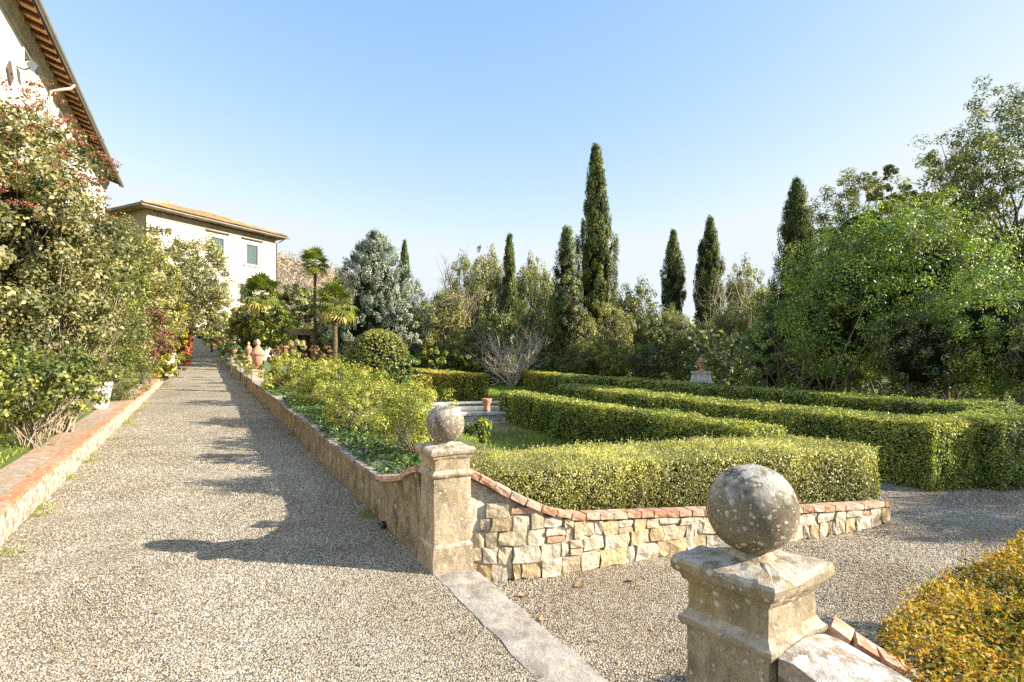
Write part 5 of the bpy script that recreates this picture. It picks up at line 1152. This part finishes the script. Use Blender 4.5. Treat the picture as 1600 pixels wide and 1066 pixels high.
for i, w_ in enumerate(W):
    k0, k1, z0, z1 = w_; up = z0 > 9
    wo = hbox('window', k0, k1, -.2, -.17, z0, z1, M['glass'])
    g = .22
    for (a, b, c, d) in ((k0-g, k0, z0-.06, z1+g), (k1, k1+g, z0-.06, z1+g), (k0, k1, z1, z1+g)): hbox('frame', a, b, -.02, .05, c, d, M['frame'], wo)
    hbox('sill', k0-g-.12, k1+g+.12, -.02, .14, z0-.2, z0-.062, M['frame'], wo)
    if up:
        km = (k0+k1)/2
        for a, b in ((k0+.01, km-.01), (km+.01, k1-.01)):
            sh = hbox('shutter', a, b, -.12, -.08, z0+.02, z1-.02, M['shutter'])
            mb = MB(); z = z0+.12
            while z < z1-.1:
                mb.add([hp(x, y, zz) for x, y, zz in ((a+.06, -.075, z+.03), (b-.06, -.075, z+.03), (b-.06, -.05, z), (a+.06, -.05, z))], [(3, 2, 1, 0)]); z += .09
            link('louvres', build_mesh('louvres', np.concatenate(mb.V)-np.array(root.location), mb.F, M['shutter']), sh, kind='stuff')
        hbox('awning_rail', k0-.52, k1+.52, .0, .16, z1+.42, z1+.50, M['wood'])
    else:
        mb = MB()
        for x in np.linspace(k0+.12, k1-.12, 6): mb.add([hp(a, b, z) for z in (z0, z1) for a, b in ((x-.015, .0), (x-.015, .03), (x+.015, .03), (x+.015, .0))], [(3,2,1,0), (4,5,6,7), (0,1,5,4), (1,2,6,5), (2,3,7,6), (3,0,4,7)])
        for z in np.linspace(z0+.3, z1-.3, 4): mb.add([hp(a, b, zz) for zz in (z-.015, z+.015) for a, b in ((k0, .005), (k0, .025), (k1, .025), (k1, .005))], [(3,2,1,0), (4,5,6,7), (0,1,5,4), (1,2,6,5), (2,3,7,6), (3,0,4,7)])
        link('grille', build_mesh('grille', np.concatenate(mb.V)-np.array(root.location), mb.F, M['iron']), wo)
for i in range(16):
    z = 5.6+i*.5; wq_ = .42 if i % 2 else .28
    hbox('quoin', LH-wq_, LH+.03, .0, .035, z, z+.47, M['frame'])
hbox('eave_band', 0, LH, .0, .06, 13.2, 13.72, M['cornice'])
ov = .85; ze = 13.80
e4 = [hp(-ov, ov, ze), hp(LH+ov, ov, ze), hp(LH+ov, -DH-ov, ze), hp(-ov, -DH-ov, ze)]
rh = (DH+2*ov)/2; pit = math.tan(math.radians(19)); zt = ze+.12+rh*pit
r2 = [hp(-ov+rh, -DH/2, zt), hp(LH+ov-rh, -DH/2, zt)]
V = e4+[(x, y, z+.12) for x, y, z in e4]+r2
part('roof', V, [(3, 2, 1, 0), (0, 1, 5, 4), (1, 2, 6, 5), (2, 3, 7, 6), (3, 0, 4, 7), (4, 5, 9, 8), (5, 6, 9), (6, 7, 8, 9), (7, 4, 8)], M['rooftile'], root)
T = []
kk = -ov+.1
while kk < LH+ov:
    dmax = min(rh, kk+ov, LH+ov-kk); a = np.array(hp(kk, ov+.05, ze+.16)); b = np.array(hp(kk, ov-dmax, ze+.16+dmax*pit)); T.append((np.array([a, b]), [.085, .075])); kk += .23
dd = .1
while dd < DH+2*ov-.1:
    kmx = min(rh, dd, DH+2*ov-dd); a = np.array(hp(-ov-.05, ov-dd, ze+.16)); b = np.array(hp(-ov+kmx, ov-dd, ze+.16+kmx*pit)); T.append((np.array([a, b]), [.085, .075])); dd += .23
for c_ in (0, 1):
    a = np.array(e4[c_])+[0, 0, .2]; b = np.array(r2[c_])+[0, 0, .1]; T.append((np.array([a, b]), [.12, .12]))
V, Fq = tubes(T, 6); part('roof_tiles', V, Fq, M['rooftile'], root, smooth=True, kind='stuff')
T = [(np.array([hp(-ov-.1, ov+.1, ze+.02), hp(LH+ov+.1, ov+.1, ze+.02)]), .075), (np.array([hp(-ov-.1, ov+.1, ze+.02), hp(-ov-.1, -DH-ov, ze+.02)]), .075)]
V, Fq = tubes(T, 8); part('gutter', V, Fq, M['gutter'], root, smooth=True)
V, Fq = tubes([(np.array([hp(LH+.5, ov+.05, ze-.02), hp(LH+.3, .35, ze-.35), hp(LH+.12, .08, ze-.5), hp(LH+.12, .08, 4)]), .05)], 6); part('downpipe', V, Fq, M['gutter'], root, smooth=True)

# ================================================================== urns, fountain, pots
def urn_profile(S=1.0):
    return dict(foot=[(.0, 0), (.105, 0), (.11, .03), (.075, .05), (.05, .09), (.06, .12)], body=[(.06, .118), (.10, .15), (.15, .24), (.185, .36), (.195, .44), (.20, .46), (.235, .475), (.245, .50), (.24, .525), (.215, .53)],
                lid=[(.215, .532), (.205, .56), (.15, .66), (.085, .74), (.055, .78), (.05, .80)], fin=[(.045, .80), (.07, .82), (.085, .87), (.075, .93), (.04, .985), (.0, 1.01)])
def lidded_urn(label, c, S, mat, mat2):
    r = thing('lidded_urn', label, 'urn', c, 0, 'lidded terracotta urns along the path wall'); p_ = urn_profile()
    for nm, key, m_, fl in (('foot', 'foot', mat, 0), ('body', 'body', mat, .012), ('lid', 'lid', mat, 0), ('finial', 'fin', mat2, .10)):
        V, Fq = lathe([(a*S, b*S) for a, b in p_[key]], 28, (0, 0, 0), fl, 9); link(nm, build_mesh(nm, V, Fq, m_, smooth=True), r)
    return r
def pedestal(label, s_, t_, w_, h_, mat, taper=1.0):
    z = float(ppath(s_)); r = thing('stone_pedestal', label, 'pedestal', st(s_, t_, z), TH)
    mb = MB().box((-w_/2-.02, -w_/2-.02, -.1), (w_/2+.02, w_/2+.02, .12)); link('plinth', mb.mesh('plinth', mat), r)
    mb = MB().box((-w_/2, -w_/2, .12), (w_/2, w_/2, h_-.06)); link('shaft', mb.mesh('shaft', mat), r)
    mb = MB().box((-w_/2-.03, -w_/2-.03, h_-.06), (w_/2+.03, w_/2+.03, h_)); link('cap', mb.mesh('cap', mat), r); return z+h_
zt_ = pedestal('pale terracotta pedestal carrying the large lidded urn', 19.4, .2, .40, .86, M['terra_pale'])
mbk = MB().box((-.17, -.17, 0), (.17, .17, .24)); 
u_ = lidded_urn('large terracotta urn with conical lid and pine-cone finial, on the tall pale pedestal', st(19.4, .2, zt_), 1.14, M['terra'], M['terra_pale'])
for s_, t_, lab in ((37.5, .2, 'left of the two small lidded urns at the end of the path'), (37.0, 1.0, 'right of the two small lidded urns at the end of the path')):
    zt_ = pedestal('stone block under the '+lab.replace(' of the two small lidded urns', ' small urn'), s_, t_, .38, .95, M['terra_pale']); lidded_urn(lab, st(s_, t_, zt_), .95, M['terra'], M['terra_pale'])
# concrete pyramid pedestal with a small terracotta vase, behind the outermost hedge
c = np.array([8.2, 25.0, -.12]); r = thing('flared_pedestal', 'flared stained concrete pedestal behind the outermost hedge', 'pedestal', c, math.radians(-22))
def squares(lst, mat, nm, root_, nz=.0):
    V = []; Fq = []
    for h_, z in lst:
        for a, b in ((-1, -1), (0, -1), (1, -1), (1, 0), (1, 1), (0, 1), (-1, 1), (-1, 0)): V.append((a*h_, b*h_, z))
    for i in range(len(lst)-1):
        for j in range(8): Fq.append((i*8+j, i*8+(j+1) % 8, (i+1)*8+(j+1) % 8, (i+1)*8+j))
    Fq.append(tuple((len(lst)-1)*8+j for j in range(8))); V = np.array(V); 
    if nz: V += nz*np.stack([vn(V*5+a*3) for a in range(3)], 1)
    return link(nm, build_mesh(nm, V, Fq, mat), root_)
squares([(.78, 0), (.66, .35), (.52, .75), (.42, 1.1), (.36, 1.36)], M['fountainstone'], 'flared_base', r, .03); squares([(.38, 1.36), (.40, 1.40), (.39, 1.47)], M['fountainstone'], 'cap', r)
r = thing('terracotta_vase', 'small orange terracotta vase on the flared concrete pedestal', 'vase', c+np.array([0, 0, 1.47]))
for nm, pr in (('foot', [(0, 0), (.14, 0), (.13, .03), (.05, .08), (.045, .12)]), ('bowl', [(.045, .118), (.09, .15), (.13, .24), (.15, .36), (.19, .40), (.20, .43), (.17, .44), (.14, .42), (0, .40)]), ('knob', [(.12, .42), (.13, .47), (.08, .56), (.04, .62), (.0, .65)])):
    V, Fq = lathe(pr, 20, fl=.02 if nm == 'bowl' else 0, nfl=10); link(nm, build_mesh(nm, V, Fq, M['terra'], smooth=True), r)
# fountain
fc = np.array([-1.05, 19.7, -.10]); r = thing('octagonal_fountain', 'octagonal pale stone fountain basin behind the farther gate pillar', 'fountain', fc, math.radians(14))
def octring(nm, ro, ri, z0, z1, mat, root_):
    V = []; 
    for z in (z0, z1):
        for R_ in (ro, ri):
            for k in range(8): a = (k+.5)*math.pi/4; V.append((R_*math.cos(a), R_*math.sin(a), z))
    Fq = []
    for k in range(8):
        j = (k+1) % 8; Fq += [(k, j, 16+j, 16+k), (8+j, 8+k, 24+k, 24+j), (16+k, 16+j, 24+j, 24+k)]
    return link(nm, build_mesh(nm, V, Fq, mat), root_)
octring('outer_step', 3.15, 2.6, -.1, .06, M['fountainstone'], r); octring('basin_wall', 2.75, 2.42, .0, .26, M['fountainstone'], r); octring('coping', 2.85, 2.32, .262, .32, M['fountainstone'], r)
octring('inner_rim', 1.55, 1.35, .0, .22, M['fountainstone'], r)
V, Fq = lathe([(2.6, .10), (0, .10)], 8); link('water', build_mesh('water', V, Fq, M['water']), r)
rv = thing('fountain_pot', 'terracotta pot standing in the middle of the fountain', 'pot', (-.84, 19.2, 0.02))
V, Fq = lathe([(0, 0), (.12, 0), (.115, .18), (.10, .26), (.13, .34), (.165, .46), (.17, .50), (.14, .50), (.12, .46), (0, .44)], 20); link('pot_body', build_mesh('pot_body', V, Fq, M['terra'], smooth=True), rv)
# paved floor round the fountain
V, Fq = lathe([(5.2, 0), (0, 0)], 24, (fc[0], fc[1], -.075)); o = part('fountain_court', V, Fq[:, ::-1], M['gravel2'], None); o['kind'] = 'structure'
# planters
s_, t_ = 11.6, -3.72; z = float(ppath(s_))+.30; r = thing('white_planter', 'white ribbed planter standing behind the kerb among the shrubs', 'planter', st(s_, t_, z))
V, Fq = lathe([(0, 0), (.17, 0), (.18, .04), (.20, .08), (.25, .42), (.27, .52), (.285, .54), (.285, .60), (.26, .60), (.24, .55), (0, .54)], 26, fl=.015, nfl=13); link('pot_body', build_mesh('pot_body', V, Fq, M['whitepot'], smooth=True), r)
s_, t_ = 33.0, -3.3; z = float(ppath(s_)); r = thing('white_post', 'white masonry post beside the red creeper at left of the far path', 'post', st(s_, t_, z), TH)
link('post_body', MB().box((-.28, -.22, -.1), (.28, .22, 1.15)).mesh('post_body', M['whitepot']), r); link('post_cap', MB().box((-.33, -.27, 1.152), (.33, .27, 1.24)).mesh('post_cap', M['whitepot']), r)
# dark garden store behind the palms
b = at(476, 545, 49); z0_ = 1.5; r = thing('garden_store', 'small stone store with an opening whose inner shade is a dark panel, behind the thin tall palm', 'shed', (b[0], b[1], z0_), math.radians(20))
for x0, x1 in ((-1.6, -.6), (.45, 1.3)): link('pier', MB().box((x0, -.3, 0), (x1, .3, 2.6)).mesh('pier', M['ochre']), r)
link('lintel', MB().box((-1.7, -.32, 2.602), (1.4, .32, 3.1)).mesh('lintel', M['ochre']), r); link('doorway_shade', MB().box((-.6, .1, 0), (.45, .2, 2.6)).mesh('doorway_shade', M['wood']), r)  # dark slab closes the opening, its colour standing for the unlit inside
# black drain outlet
b = at(599, 829, 5.78); r = thing('drain_outlet', 'small black round drain outlet at the foot of the stained path wall', 'drain', (b[0], b[1], .03+.0313*1.2))
V, Fq = lathe([(.034, -.01), (.045, -.01), (.045, .04), (.034, .04), (.030, -.008), (0, -.008)], 18); V = np.stack([V[:, 2], V[:, 0], V[:, 1]], 1)*np.array([-1, 1, 1]); c, s = math.cos(TH), math.sin(TH)
V = np.stack([V[:, 0]*c-V[:, 1]*s, V[:, 0]*s+V[:, 1]*c, V[:, 2]], 1); link('rim', build_mesh('rim', V, Fq, M['glass'], smooth=True), r)
# fallen leaves lying on the gravel
def dead_leaf_mesh(seed, L):
    rg = np.random.default_rng(seed); x = np.linspace(-1, 1, 6); wd = (1-x**2)*.42; V = []; cu = rg.uniform(.1, .3)
    for i in range(6):
        for j in (-1, 0, 1): V.append((x[i]*L/2, j*wd[i]*L/2*1.1, L*(.06*abs(j)*cu*6+cu*.5*x[i]**2+rg.uniform(0, .03))))
    Fq = [(i*3+j, (i+1)*3+j, (i+1)*3+j+1, i*3+j+1) for i in range(5) for j in range(2)]; return build_mesh('fallen_leaf', V, Fq, M['deadleaf'], smooth=True)
dl = [dead_leaf_mesh(600+i, 1.0) for i in range(4)]; rg = np.random.default_rng(61)
spots = [(905, 916, .13), (818, 933, .09), (985, 909, .10), (870, 958, .06), (847, 970, .10), (1010, 905, .06), (925, 1004, .05), (1130, 850, .05), (960, 930, .05), (1020, 985, .05)]
for i, (u, v, L_) in enumerate(spots):
    Y = (CZ+.14)*F/(v-HV); o = link('fallen_leaf', dl[i % 4], None, loc=((u-800)/F*Y, Y, -.133), rot=(rg.uniform(-.2, .2), rg.uniform(-.2, .2), rg.uniform(0, 6)), scale=(L_,)*3)
    lab = ['largest pale dry leaf on the gravel below the stone wall', 'pale curled leaf on the gravel beside the threshold slab', 'pale leaf right of the largest dry leaf on the gravel', 'reddish leaf between the threshold and the nearest pillar', 'dry leaf touching the right edge of the threshold slabs', 'small leaf lying off toward the foot of the curved stone wall', 'small leaf nearest the shaft of the lichen-spotted pillar, bottom of the picture',
           'small leaf behind the large stone ball, by the brick-topped wall', 'small leaf halfway between wall and threshold on the sunken gravel', 'small brown leaf beside the left face of the nearest pillar'][i]
    props(o, lab, 'leaf', 'dry leaves on the gravel', 'thing')
for i, (u, v) in enumerate(((90, 1010), (250, 960), (372, 700), (515, 880), (640, 965), (430, 1030), (150, 905), (300, 780))):
    Y = (CZ+.136)/(.0365+(v-HV)/F); X = (u-800)/F*Y; s_, _t = to_st(X, Y)
    o = link('fallen_leaf', dl[i % 4], None, loc=(X, Y, .0313*s_+.012), rot=(0, 0, rg.uniform(0, 6)), scale=(.05,)*3); props(o, ['small dry leaf at the bottom left of the long gravel path', 'small dry leaf below the shadow of the pillar ball', 'small dry leaf in the shrub shadows half way up the path', 'small dry leaf inside the wall shadow near the drain outlet', 'small dry leaf in front of the farther pillar plinth', 'small dry leaf at the bottom middle of the gravel path', 'small dry leaf near the left kerb, below its whitewashed face', 'small dry leaf in the sunlit middle of the path'][i], 'leaf', 'dry leaves on the gravel path', 'thing')

#print('TRIS', sum(sum(len(pp.vertices)-2 for pp in o.data.polygons) for o in []) , sum(len(m.polygons)*2 for m in bpy.data.meshes))
